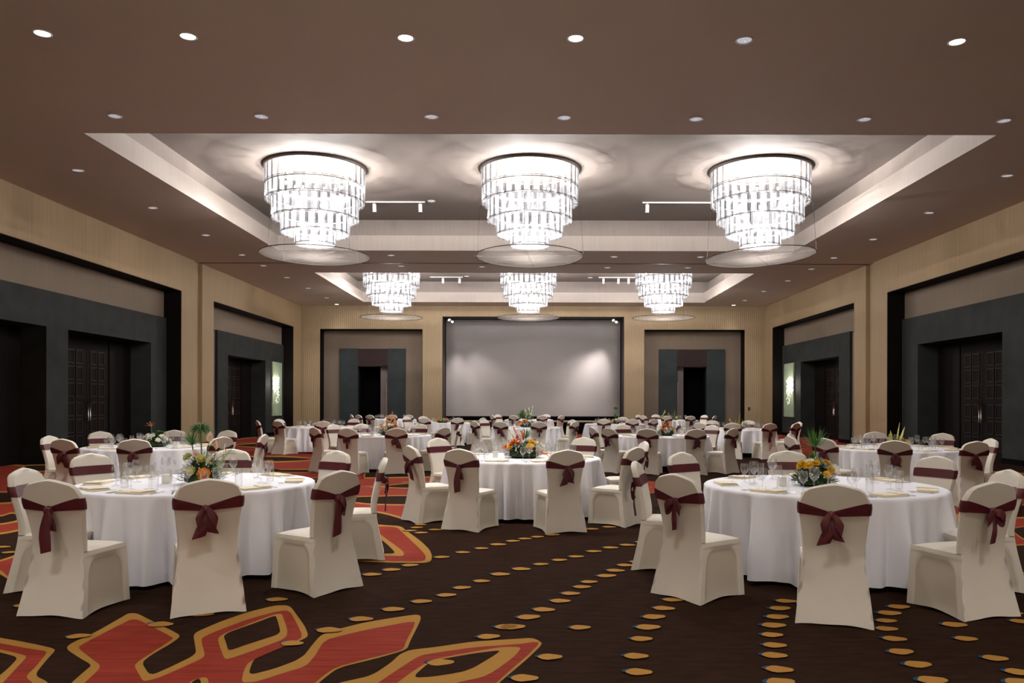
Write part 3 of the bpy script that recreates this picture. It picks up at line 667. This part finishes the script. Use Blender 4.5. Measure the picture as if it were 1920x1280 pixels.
def make_sash(style, seed):
    rnd = random.Random(seed); m = MB(); kx = rnd.uniform(-.03, .03)
    ring = []; OFF = .007
    def SX(u, z): return 1+.008*abs(u)-.05*max(0, min(1, (z-.78)/(topz(u)-.78)))**3*abs(u)**6
    def band(z0, z1):
        rows_ = []
        for q in range(5):
            k = q/4; row = []
            for u in [i/10 for i in range(-10, 11)]:   # rear
                uu = (u-kx/.23); d = max(0, 1-abs(uu)/1.05); d = d**1.15; zc = (z0+z1)/2-.045*d; h = (z1-z0)*(1-.62*d)
                z = min(zc+h*(k-.5), topz(u)-.012); p = rear(u, z); row.append((p[0]*SX(u,z), p[1]-OFF-.003*abs(sin(k*9+u*3)), z))
            z = min(z1-(z1-z0)*(1-k), topz(1)-.012); p = rear(1, z); row.append((p[0]*SX(1,z)+.017, p[1]+.024, z))
            tilt_ = .01
            for u in [i/6 for i in range(6, -7, -1)]:   # front, right to left
                z = min(z0+(z1-z0)*k, topz(u)-.012); p = rear(u, z); row.append((p[0]*SX(u,z)*.99, p[1]+.052+OFF, z))
            row.append((-(rear(1, z)[0]*SX(1,z)+.017), rear(1, z)[1]+.024, z))
            rows_.append(row)
        m.grid(rows_, closed=True)
    band(.772, .862)
    kp = Vector((kx, lerp(YT, .77)-.03, .765))
    bow = MB()
    bow.lathe([(.004,-.036),(.026,-.028),(.033,0),(.026,.028),(.004,.036)], 10, tuple(kp))
    def tail(dx, L_, w0, w1, sw):
        pts = []; wd = []; nr = []
        for i in range(9):
            t_ = i/8; z = kp.z-L_*t_; y = min(kp.y-.005, lerp(YT, max(z, .0))-.022)-.012*sin(t_*3)
            pts.append((kp.x+dx*t_+sw*sin(t_*4), y, z)); wd.append(w0+(w1-w0)*min(1, t_*1.6)); nr.append((1, 0, -.25*(1 if dx > 0 else -1)*t_))
        ribbon(bow, pts, wd, nr, fold=.008)
    def loop(sg, L_, dr, w_):
        pts = []; wd = []; nr = []
        for i in range(15):
            t_ = i/14*2*pi; rx = L_*(1-cos(t_))/2; side = sin(t_)*.022
            pts.append((kp.x+sg*rx*cos(dr), kp.y-.012-.02*sin(t_/2)-side*.7, kp.z-rx*sin(dr)+side)); wd.append(.02+w_*sin(t_/2)**.8); nr.append((-sin(dr)*sg*-1*0+.25*sg*sin(dr), 0, 1))
        ribbon(bow, pts, wd, nr, fold=.004)
    if style == 0: loop(1, .13, .95, .07); loop(-1, .12, 1.05, .07); tail(-.04, .20, .04, .095, .01); tail(.045, .17, .04, .08, -.01)
    elif style == 1: loop(-1, .15, .8, .08); tail(.06, .21, .05, .115, .006); tail(-.015, .13, .04, .075, .0)
    elif style == 2: loop(1, .10, .65, .06); loop(-1, .10, .65, .06); tail(.0, .22, .03, .05, .003)
    else: tail(-.02, .30, .05, .09, -.006); loop(1, .11, 1.1, .075); tail(.04, .14, .04, .075, .008)
    return m.mesh('sash', sash_m, sharp=60), bow.mesh('bow', sash_m, sharp=60)
COVERS = [make_cover(s) for s in (1, 2, 3)]
SASHES = [make_sash(k % 4, 10+k) for k in range(6)]
# ------------------------------------------------------------------ tables
TB = {1:(-3.2,7.6),2:(2.77,7.5),3:(-.09,11.2),4:(-6.57,13.7),5:(6.34,13.7),6:(-3.44,18.7),7:(3.15,18.7),8:(-6.58,24.8),
 9:(-3.27,29.8),10:(-.13,24.8),11:(3.1,28.8),12:(6.19,23.5),13:(-6.3,36.0),14:(-.05,35.5),15:(6.47,35.5)}
TN = {1:'front left table',2:'front right table',3:'front middle table',4:'left table by side doors',5:'right table by side doors',
 6:'third-row left table',7:'third-row right table',8:'far left table by sconce',9:'fifth-row left table',10:'fourth-row middle table',
 11:'fifth-row right table',12:'far right table by sconce',13:'rearmost left table',14:'rearmost middle table',15:'rearmost right table'}
CH = {1:[(295,2.05),(263,1.95),(325,2.0),(12,1.76),(56,1.76),(150,1.76),(101,1.76)],
 2:[(252,2.12),(287,1.9),(29,1.76),(82,1.76),(218,2.05),(127,1.76)],
 3:[(246,1.85),(286,1.9),(319,1.88),(8,1.76),(57,1.76),(214,1.76),(140,1.76)],
 4:[(258,1.95),(145,1.76),(289,2.0),(103,1.85),(69,1.85),(327,1.95),(0,1.95)],
 5:[(245,2.0),(278,2.0),(38,1.76),(77,1.76),(213,1.95),(150,1.76),(189,1.95)],
 6:[(256,1.9),(288,1.85),(225,1.85),(145,1.8),(119,1.85),(97,1.76),(72,1.85),(325,1.85),(6,1.76)],
 7:[(250,1.85),(282,1.9),(222,1.9),(198,1.8),(115,1.8),(38,1.8),(313,1.9)],
 8:[(244,1.85),(150,1.85),(215,1.95),(287,1.85),(69,1.85)], 9:[(255,1.85),(292,1.85),(122,1.85),(147,1.85),(327,1.85)],
 10:[(247,1.9),(282,1.9),(216,1.9),(139,1.85),(321,1.9),(35,1.85)], 11:[(252,1.85),(282,1.9),(75,1.85),(310,1.85)],
 12:[(251,1.9),(282,1.9),(314,1.85),(3,1.85),(222,1.9),(165,1.76),(101,1.85),(65,1.85)],
 13:[(206,1.85),(228,1.85),(249,1.85),(280,1.85),(303,1.85)], 14:[(249,1.85),(288,1.85),(210,1.85),(141,1.85),(320,1.85),(64,1.85)],
 15:[(250,1.85),(282,1.85),(31,1.85),(328,1.9),(107,1.85),(214,1.85),(141,1.85)]}
# chairs that do not look at the table centre: (x of back top, y, facing degrees)
FREE = {1:[(-4.24,6.62,2)], 2:[(4.05,6.68,180),(1.02,7.55,-16)], 4:[(-7.82,12.85,-2)], 5:[(7.36,12.62,181)]}
HOURS = ['three','two','one','twelve','eleven','ten','nine','eight','seven','six','five','four']
def hour(used, deg):
    best = sorted(range(12), key=lambda k: abs(((deg-k*30)+180) % 360-180))
    for k in best:
        if k not in used: used.add(k); return HOURS[k]
    return 'extra'
def make_cloth(seed, hemz):
    rnd = random.Random(seed); n = 240; ks = [(rnd.choice([9,11,13,16,19]), rnd.uniform(0, 6.3), rnd.uniform(.4, 1)) for _ in range(3)]+[(rnd.choice([23,29,34,38]), rnd.uniform(0, 6.3), rnd.uniform(.7, 1.0)) for _ in range(2)]
    ts = [(0,0)]+[(i, 0) for i in range(1)]
    P = []
    for r in (.02, .5, .95, 1.05): P.append([(r*cos(2*pi*j/n), r*sin(2*pi*j/n), .768) for j in range(n)])
    H = .768-hemz
    for t_ in (0.0, .012, .04, .1, .2, .32, .45, .58, .7, .82, .92, 1):
        row = []
        for j in range(n):
            a = 2*pi*j/n; f = sum(c*sin(k*a+p) for k, p, c in ks)/2.1
            f = f if f > 0 else f*1.1
            amp = .095*min(1, t_*1.4)**.8
            r = (1.075 if t_ == 0 else 1.09)+.018*t_+amp*f
            dz = .010*sin(3*a+ks[0][1])*t_+.006*f*t_
            row.append((r*cos(a), r*sin(a), (.766 if t_ == 0 else .762)-H*t_+dz))
        P.append(row)
    m = MB(); m.grid(P, 0, True, True); m.add([(.021*cos(2*pi*j/12), .021*sin(2*pi*j/12), .768) for j in range(12)], [tuple(range(12))])
    return m.mesh('tablecloth', cloth_m)
CL = [make_cloth(s, h) for s, h in ((1,.045),(5,.04),(9,.05),(13,.13))]
tt = MB().lathe([(.001,.72),(1.03,.72),(1.045,.735),(1.045,.757),(1.03,.765),(.001,.765)], 48).mesh('tabletop', mat('plywood_top', (150,120,84), .6))
tl = MB().tube([(0,0,.72),(0,0,.01)], .018, 8).mesh('leg', darkmetal)
# glassware, cutlery, napkin
def goblet(h, rb, name):
    s_ = h/.19; m = MB()
    m.lathe([(.036*s_,.0),(.034*s_,.003),(.010,.008),(.0045,.015),(.004,.05*s_),(.005,.078*s_),(.018,.088*s_),(rb*.9,.112*s_),(rb,.135*s_),(rb*.95,.165*s_),(rb*.84,h)], 14)
    g = m.mesh(name, glass_m)
    wt = MB().lathe([(.003,.086*s_),(rb*.80,.110*s_),(rb*.88,.120*s_),(rb*.88,.122*s_),(.001,.122*s_)], 14).mesh('water', water_m)
    return g
G1 = goblet(.215, .045, 'bowl'); G2 = goblet(.185, .040, 'bowl')
G3 = MB().lathe([(.001,.002),(.029,.0),(.0305,.006),(.031,.02),(.0345,.17)], 14).mesh('highball_glass', glass_m)
nk = MB()
for k, (x0, x1, y0, y1) in enumerate(((-.14,.14,-.085,.085),(-.135,.14,-.08,.085),(-.138,.13,-.082,.08))): nk.box(x0, x1, y0, y1, k*.006, k*.006+.0055)
nk.add([(.02,-.083,.0185),(.137,-.08,.0185),(.137,.08,.0185),(.06,.081,.0185),(.02,-.083,.024),(.137,-.08,.022),(.137,.08,.022),(.06,.081,.024)], [(4,5,6,7),(0,1,5,4),(3,0,4,7)])
NK = nk.mesh('napkin', napkin_m)
def cutlery(kind):
    m = MB(); m.add([(-.006,-.10,.0),(.006,-.10,.0),(.004,.03,.004),(-.004,.03,.004),(-.006,-.10,.004),(.006,-.10,.004),(.004,.03,.007),(-.004,.03,.007)], [(0,3,2,1),(4,5,6,7),(0,1,5,4),(1,2,6,5),(2,3,7,6),(3,0,4,7)])
    if kind == 'fork':
        m.add([(-.004,.03,.006),(.004,.03,.006),(.012,.055,.004),(-.012,.055,.004)], [(0,1,2,3)])
        for x in (-.0105,-.0035,.0035,.0105): m.add([(x-.0018,.055,.004),(x+.0018,.055,.004),(x+.0012,.10,.008),(x-.0012,.10,.008)], [(0,1,2,3)])
    elif kind == 'knife': m.add([(-.004,.03,.006),(.006,.03,.006),(.009,.07,.006),(.006,.115,.006),(-.002,.12,.006),(-.005,.06,.006)], [(0,1,2,3,4,5)])
    else: m.add([(0,.055,.003)]+[(.015*cos(a), .065+.028*sin(a), .007) for a in [2*pi*i/10 for i in range(10)]], [(0,1+i,1+(i+1)%10) for i in range(10)], sm=True)
    return m.mesh(kind, silver)
CUT = {k: cutlery(k) for k in ('fork','knife','spoon')}
CAND = MB().box(-.035,.035,-.035,.035,0,.085).mesh('candle_holder', candle_m)
NG = [0]
def place_chair(X, Y, face, lab, style):
    # X,Y: top of the back; face: radians direction of the seat
    cx_ = X+.30*cos(face); cy_ = Y+.30*sin(face)
    o = empty('banquet_chair', (cx_, cy_, 0), face-pi/2, lab, 'chair', 'sashed banquet chairs')
    put('chair_cover', COVERS[style % 3], o); s_ = put('sash', SASHES[style % 6][0], o); put('bow', SASHES[style % 6][1], s_)
    return o
STY = ['a full bow with two tails','a lopsided bow','a small bow with a thin tail','a long hanging tail']
for ti, (tx, ty) in TB.items():
    nm = TN[ti]; rnd = random.Random(ti)
    tb = empty('round_table', (tx, ty, 0), rnd.uniform(0, 1), 'round banquet table under the cloth, %s' % nm, 'table', 'round banquet tables')
    put('tabletop', tt, tb)
    for k in range(4): put('leg', tl, tb, (.6*cos(k*pi/2), .6*sin(k*pi/2), 0))
    c = put('tablecloth', CL[3 if ti in (7, 12) else ti % 3], None, (tx, ty, .002), rnd.uniform(0, 6.28))
    tag(c, 'white floor-length tablecloth draped over the %s' % nm, 'tablecloth', 'white tablecloths')
    used = set(); angs = []
    chairs = [(tx+r*cos(radians(a)), ty+r*sin(radians(a)), radians(a)+pi, a) for a, r in CH[ti]]
    for (x, y, f) in FREE.get(ti, []): chairs.append((x, y, radians(f), math.degrees(atan2(y-ty, x-tx)) % 360))
    for i, (x, y, f, a) in enumerate(chairs):
        jit = rnd.uniform(-.06, .06) if ti > 2 else 0
        d = cos(f)*(-x)+sin(f)*(-y); d /= hypot(x, y); view = 'front view' if d > .35 else ('rear view' if d < -.35 else 'side view')
        hr = hour(used, a); st_ = rnd.randrange(4)
        if ti == 1 and i == 0: st_ = 0
        place_chair(x, y, f+jit, "cream chair with burgundy sash, %s, at %s o'clock, %s" % (view, hr, nm), st_+4*(st_ < 2 and rnd.random() < .5))
        angs.append((a, hr))
    # covers laid where a hidden seat leaves a gap
    aa = sorted(a for a, _ in angs); gaps = []
    for p, q in zip(aa, aa[1:]+[aa[0]+360]):
        if q-p > 68:
            n_ = int((q-p)//45)-1 or 1
            for g in range(n_): gaps.append((p+(q-p)*(g+1)/(n_+1)) % 360)
    for g in gaps: angs.append((g, hour(used, g)))
    near = ti <= 5; Z0 = .7715
    taken = []
    for a, hr in angs:
        A = radians(a+rnd.uniform(-3, 3)); er = Vector((cos(A), sin(A))); et = Vector((-sin(A), cos(A)))
        def at(r, t_): p = Vector((tx, ty))+er*r+et*t_; return (p.x, p.y, Z0)
        face = A+pi-pi/2      # local +y towards the centre
        where = "at %s o'clock on the %s" % (hr, nm)
        if all(abs(((a-b)+180) % 360-180) > 17 for b in taken):
            o = put('napkin', NK, None, at(.90, 0), face+rnd.uniform(-.12, .12)); tag(o, 'folded ivory napkin '+where, 'napkin', 'folded napkins')
            if near:
                for k, t_, dr in (('fork', .19, .12), ('knife', -.19, -.1), ('spoon', -.22, -.18)):
                    r_ = .88 if k != 'spoon' else .87
                    o = put(k, CUT[k], None, at(r_, t_), face+dr*.4); tag(o, 'silver %s beside the napkin %s' % (k, where), k, 'silver cutlery')
            gs = [('water_goblet', G1, .60, -.10, 'large stemmed clear water goblet '), ('wine_glass', G2, .68, -.20, 'small stemmed clear wine glass '), ('highball_glass', G3, .66, .02, 'straight clear highball glass ')]
            if ti >= 13: gs = gs[:2]
            for (n_, me, r_, t_, lb) in gs:
                o = put(n_, me, None, at(r_+rnd.uniform(-.02, .02), t_+rnd.uniform(-.015, .015)), A); tag(o, lb+where, 'glass', 'clear table glasses')
            taken.append(a)
# ------------------------------------------------------------------ flowers
def leaf(m, base, dirv, L_, w_, mi=0, droop=.2, n=3):
    d = Vector(dirv).normalized(); s_ = d.cross(Vector((0,0,1))); s_ = s_.normalized() if s_.length > .05 else Vector((1,0,0)); P = []
    for i in range(n+1):
        t_ = i/n; p = Vector(base)+d*L_*t_-Vector((0,0,droop*L_*t_*t_)); ww = w_*sin(pi*min(.98, t_*.9+.08))
        P.append([tuple(p-s_*ww), tuple(p+Vector((0,0,-ww*.3))), tuple(p+s_*ww)])
    m.grid(P, mi)
def dome(rnd, R, H, n, L_=.07, w_=.012, dense=1):
    m = MB()
    for k in range(n):
        a = rnd.uniform(0, 2*pi); q = sqrt(rnd.random()); h = H*(1-q*q)*rnd.uniform(.55, 1)
        b = (R*.8*q*cos(a), R*.8*q*sin(a), h); leaf(m, b, (cos(a)*(q+.2), sin(a)*(q+.2), rnd.uniform(.1, 1.1)), L_*rnd.uniform(.6, 1.3), w_*rnd.uniform(.7, 1.3), 0 if rnd.random() < .75 else 1)
    m.lathe([(R*.7,.0),(R*.72,.03),(R*.6,H*.5),(R*.35,H*.8),(.01,H*.9)], 12)
    return m.mesh('foliage', [leaf_m, leaf2_m])
def petals(kind):
    m = MB(); rings = {'rose': [(.010,.85,5,.030),(.018,.6,6,.030),(.026,.30,7,.028),(.034,.05,8,.024)], 'mum': [(.006,1.1,8,.022),(.012,.8,12,.028),(.018,.45,14,.030),(.02,.1,16,.032)], 'daisy': [(.008,.35,12,.034),(.01,.1,12,.036)]}[kind]
    wf = {'rose': .018, 'mum': .006, 'daisy': .007}[kind]
    for (r, up, n, L_) in rings:
        for k in range(n):
            a = 2*pi*k/n+r*50; leaf(m, (r*.4*cos(a), r*.4*sin(a), .01), (cos(a), sin(a), up*1.6), L_, wf, 0, .1 if kind != 'rose' else -.2, 2)
    m.lathe([(.001,.0),(.012,.004),(.012,.018),(.001,.024)], 8)
    return m
PM = {}
def bloom(kind, mt):
    k = (kind, mt.name)
    if k not in PM: PM[k] = petals(kind).mesh('blossom', mt)
    return PM[k]
def papyrus(h, R, n, droopy=.5, seed=1, up=.9):
    rnd = random.Random(seed); m = MB(); m.tube([(0,0,0),(.01,0,h*.5),(0,.005,h)], .006, 6)
    for k in range(n):
        a = rnd.uniform(0, 2*pi); e = rnd.uniform(.0, up)
        leaf(m, (0,0,h), (cos(a)*cos(e), sin(a)*cos(e), sin(e)+.15), R*rnd.uniform(.8, 1.1), .0045, 0, droopy*rnd.uniform(.3, 1), 3)
    return m.mesh('papyrus', mat('papyrus_green', (70,120,36), .6, noise=.2))
def spray(rnd, R, H, n, mt, size=.009):
    m = MB()
    for k in range(n):
        a = rnd.uniform(0, 2*pi); q = sqrt(rnd.random()); x, y = R*q*cos(a), R*q*sin(a); z = H*(1-q*q*.7)*rnd.uniform(.75, 1.1)+.01; s_ = size*rnd.uniform(.7, 1.4)
        m.add([(x+s_,y,z),(x,y+s_,z),(x-s_,y,z),(x,y-s_,z),(x,y,z+s_),(x,y,z-s_)], [(0,1,4),(1,2,4),(2,3,4),(3,0,4),(1,0,5),(2,1,5),(3,2,5),(0,3,5)], sm=True)
    return m.mesh('small_blossoms', mt)
def spike(h, lean, mt, seed, w_=.018):
    m = MB(); rnd = random.Random(seed); m.tube([(0,0,0),(lean*.5,0,h*.6),(lean,0,h)], .005, 5)
    for k in range(9):
        t_ = .45+.55*k/9; a = k*2.4; leaf(m, (lean*t_,0,h*t_), (cos(a)*.8, sin(a)*.8, .9), .075*(1.2-t_*.5), w_, 0, -.1, 2)
    return m.mesh('flower_spike', mt)
def fern(L_, seed, mt):
    m = MB(); n = 14; 
    for i in range(n):
        t_ = i/n; p = (L_*t_, 0, .10*sin(t_*2.2)*L_*4)
        for sg in (-1, 1): leaf(m, p, (.5, sg, .1), .055*(1-t_*.75), .009, 0, .1, 2)
    m.tube([(L_*t_/10, 0, .10*sin(t_/10*2.2)*L_*4) for t_ in range(11)], .002, 4)
    return m.mesh('fern_frond', mt)
def blade(L_, w_, mt): m = MB(); leaf(m, (0,0,0), (.15,0,1), L_, w_, 0, .05, 6); return m.mesh('blade_leaf', mt)
def anth(mt):
    m = MB(); m.tube([(0,0,-.16),(0,0,0)], .003, 5, 1)
    P = [[(w_*(j-1)*1., .006*abs(j-1), z) for j in range(3)] for w_, z in ((.003,-.01),(.026,.012),(.032,.035),(.024,.062),(.012,.085),(.002,.10))]
    m.grid(P); m.tube([(0,-.01,.01),(0,-.016,.06)], .004, 6, 2)
    return m.mesh('anthurium', [mt, leaf2_m, yel_m])
DESC = {1:'tall centrepiece of papyrus, anthuriums and an orange rose',2:'yellow chrysanthemum centrepiece with papyrus tuft',3:'orange heliconia and yellow flower centrepiece',4:'white blossom centrepiece with a bird-of-paradise bloom',
 5:'yellow centrepiece with upright striped leaves',6:'bright orange lily spike centrepiece',7:'centrepiece with a coiled green leaf and orange spikes',8:'low white and green centrepiece',9:'low orange and yellow centrepiece',
 10:'fan papyrus centrepiece with orange roses',11:'yellow centrepiece topped by a round green tuft',12:'yellow spiky centrepiece',13:'small orange centrepiece',14:'green and white centrepiece',15:'yellow-green spiky centrepiece'}
SPEC = { # R, H, leaves, blossoms[(kind,mat,n)], sprays, extras
 1:(.19,.19,420,[('rose',lime_m,2),],(whi_m,60)), 2:(.185,.17,520,[('mum',yel_m,9),('daisy',whi_m,2)],(whi_m,30)), 3:(.26,.17,420,[('mum',yel_m,5),('rose',org_m,5),('rose',whi_m,5)],(whi_m,70)),
 4:(.23,.14,380,[('mum',whi_m,12)],(whi_m,80)), 5:(.18,.10,160,[('mum',yel_m,8)],(yel_m,30)), 6:(.25,.15,360,[('rose',org_m,3),('mum',yel_m,2)],(apr_m,12)), 7:(.23,.14,340,[('mum',yel_m,7),('rose',org_m,3),('mum',whi_m,2)],(yel_m,20)),
 8:(.22,.06,120,[('mum',whi_m,7),('mum',lime_m,3)],(whi_m,20)), 9:(.26,.09,150,[('mum',yel_m,7),('rose',org_m,8),('mum',whi_m,3)],(yel_m,20)), 10:(.22,.15,260,[('rose',org_m,7),('mum',apr_m,3)],(whi_m,20)),
 11:(.2,.12,180,[('mum',yel_m,7),('mum',whi_m,3)],(lime_m,20)), 12:(.2,.10,150,[('mum',yel_m,8)],(yel_m,20)), 13:(.15,.08,80,[('rose',org_m,4)],(org_m,10)), 14:(.2,.2,180,[('mum',whi_m,5)],(whi_m,60)), 15:(.2,.1,120,[('mum',yel_m,5)],(yel_m,20))}
for ti, (R, H, nl, bl, spr) in SPEC.items():
    R *= 1.15; H *= 1.25
    rnd = random.Random(50+ti); tx, ty = TB[ti]
    dx = {1:.06,2:-.09,3:0,4:.1,6:.1,7:.05,9:-.03}.get(ti, 0); dy = -.05
    r = empty('flower_arrangement', (tx+dx, ty+dy, .7715), 0, '%s on the %s' % (DESC[ti], TN[ti]), 'flowers', 'table centrepieces')
    put('tray', MB().lathe([(.001,0),(R*.55,0),(R*.66,.03),(R*.6,.035),(.001,.03)], 16).mesh('tray', tray_m), r)
    put('foliage', dome(rnd, R, H, nl, .085 if ti in (1,) else .07, .008 if ti == 1 else .013), r, (0,0,.02), kind='stuff')
    put('small_blossoms', spray(rnd, R*.95, H*1.05, spr[1], spr[0]), r, (0,0,.02), kind='stuff')
    for (kd, mt, n) in bl:
        for k in range(n):
            a = rnd.uniform(0, 2*pi) if n > 2 else pi+.6+k*.8
            if ti <= 3: a = -pi/2+rnd.uniform(-1.7, 1.7)
            q = rnd.uniform(.45, .95); z = H*(1.05-q*q*.75)+.03
            o = put('blossom', bloom(kd, mt), r, (R*q*cos(a), R*q*sin(a), z)); sc_ = rnd.uniform(1.1, 1.5)
            o.scale = (sc_,)*3; o.rotation_euler = (-sin(a)*-1*q*.9*-1, cos(a)*q*.9, 0)
            o.rotation_euler = (Vector((cos(a)*q, sin(a)*q, .75))).to_track_quat('Z', 'Y').to_euler()
    def ex(me, loc, rot=(0,0,0), name=None, sc_=1):
        o = put(name or me.name.split('.')[0], me, r, loc); o.rotation_euler = rot; o.scale = (sc_,)*3; return o
    if ti == 1:
        ex(papyrus(.50, .14, 300, .9, 1, .75), (-.02,.02,.02)); ex(papyrus(.34, .14, 70, -.1, 2, 1.35), (-.07,.04,.02), (0,-.12,0))
        for (x, z, ry, rz, mt) in ((.09,.40,.15,.3,pink_m),(.15,.33,.35,-.6,pink_m),(-.01,.24,-.5,.2,pink_m),(.08,.17,.1,1.2,whi_m),(.23,.28,.2,1.9,whi_m)):
            ex(anth(mt), (x,-.05,z), (.15,ry,rz))
        o = ex(bloom('rose', apr_m), (.085,-.15,.09), (1.15,0,.2), 'blossom', 1.75); o['label'] = 'large open orange rose'
        ex(bloom('rose', lime_m), (-.02,-.16,.12), (1.1,0,-.3), 'blossom', 1.35)
        for k, (rz, ry) in enumerate(((.1,-.25),(-.25,.15),(.5,-.5),(-.6,.3),(.25,-.9))): ex(fern(.32, k, leaf2_m), (.05,-.03,.10), (0,ry,rz))
        ex(blade(.42,.028,leaf2_m), (.05,0,.05), (0,.55,0)); ex(blade(.40,.009,leaf_m), (-.05,-.02,.12), (0,-1.25,.1))
    elif ti == 2:
        ex(papyrus(.34,.16,110,-.3,4,1.3), (.03,.05,.02)); ex(papyrus(.14,.11,90,-.2,5,1.4), (-.01,0,.06))
        o = ex(bloom('daisy', whi_m), (.17,-.04,.14), (.9,.3,0), 'blossom', 1.8)
    elif ti == 3:
        ex(papyrus(.22,.15,60,-.2,6,1.2), (.03,.04,.05))
        for (x, l_, h) in ((-.04,-.10,.38),(.01,-.04,.33),(-.02,.02,.3),(-.05,-.03,.26)): ex(spike(h, l_, org_m, 3, .012), (x,-.02,.05))
        ex(spike(.28,.05,org_m,5,.01), (.1,-.1,.12), (.2,1.62,-.4)); ex(spike(.2,-.03,org_m,6,.01), (-.1,-.1,.1), (0,-1.2,0)); ex(spike(.3,-.05,lime_m,8,.008), (-.06,.05,.12), (0,-.35,0))
    elif ti == 4:
        ex(papyrus(.17,.11,150,.5,7,.9), (.07,0,.05)); s_ = ex(spike(.02,.0,leaf_m,1,.004), (0,0,.1))
        b_ = MB(); b_.tube([(.0,0,0),(.01,0,.2),(0,0,.30)], .005, 6, 1)
        for (dx_, dz_, L_) in ((-1,.15,.13),(-.7,.5,.11),(-.3,.9,.10),(.2,1,.08),(.7,.6,.10),(1,.2,.06)): leaf(b_, (0,0,.30), (dx_,0,dz_), L_, .010, 0, .0)
        ex(b_.mesh('bird_of_paradise', [org_m, leaf2_m]), (-.07,-.02,.05), (0,0,0), None, 1.0)
    elif ti == 5:
        for k, (x, ry, L_) in enumerate(((.0,.0,.42),(.04,.25,.36),(-.07,-.35,.27),(-.1,-.5,.22))): ex(blade(L_, .026, yleaf_m), (x,.02,.06), (0,ry,k*.3))
    elif ti == 6:
        for (x, l_, h) in ((-.03,-.02,.42),(.03,.05,.46),(.06,.1,.38)): ex(spike(h, l_, apr_m, 3, .018), (x,0,.05))
        for ry in (-.9, .9, 1.2, -.3): ex(spike(.26, .03, apr_m, 4, .012), (0,-.05,.08), (0,ry,0))
        ex(blade(.36,.02,yleaf_m), (-.06,0,.08), (0,-.12,0)); ex(blade(.30,.02,yleaf_m), (0,0,.08), (0,.1,0))
    elif ti == 7:
        b_ = MB(); P = []
        for i in range(26):
            t_ = i/25; a = t_*4*pi; P.append([(.035*cos(a), .035*sin(a), .1+.38*t_), (.012*cos(a), .012*sin(a), .1+.38*t_+.035)])
        b_.grid(P); ex(b_.mesh('coiled_leaf', yleaf_m), (-.04,0,.02), (0,0,0), None, 1.15)
        for (x, l_, h) in ((-.03,-.04,.26),(.03,.05,.28),(.0,.0,.24)): ex(spike(h, l_, org_m, 3, .014), (x,-.02,.05))
    elif ti == 10:
        ex(papyrus(.22,.30,160,-.1,9,1.3), (-.12,.02,.05)); ex(papyrus(.42,.08,60,.2,10,1.2), (-.1,.0,.05)); ex(spike(.5,.03,leaf2_m,2,.02), (.06,.05,.04)); ex(spike(.46,-.02,whi_m,2,.01), (.02,.05,.04))
    elif ti == 11: ex(papyrus(.52,.15,240,.7,11,1.2), (.02,0,.02)); ex(papyrus(.2,.15,60,-.1,12,1.3), (0,0,.05))
    elif ti in (12, 15):
        for k, (x, h) in enumerate(((.03,.52),(-.02,.44),(-.12,.32),(.06,.3))): ex(blade(h,.018,yleaf_m), (x,0,.03), (0,(k-1)*.08-.05,0))
        ex(papyrus(.08,.16,60,.3,13,.9), (.2,0,.04)); ex(spike(.25,.1,yel_m,3,.012), (-.15,0,.05), (0,-.8,0))
    elif ti == 14:
        for k in range(5): ex(spike(.42+.04*k, -.1+.05*k, leaf2_m if k % 2 else whi_m, k, .02), (-.08+.04*k,0,.05))
    elif ti == 13: ex(spike(.3,.03,org_m,3,.014), (0,0,.05))
    o = put('candle_holder', CAND, None, (tx+dx-R-.10 if ti != 4 else tx+dx+R+.10, ty-.08, .7715)); tag(o, 'small white square candle holder beside the flowers on the %s' % TN[ti], 'candle holder', 'white candle holders')
# light switch on the back wall
sw = MB().box(-.05,.05,-.015,0,-.08,.08).build('light_switch', darkmetal, None, (10.95, YB-.001, 1.25)); tag(sw, 'small dark switch plate on the back wall right of the right niche', 'switch')
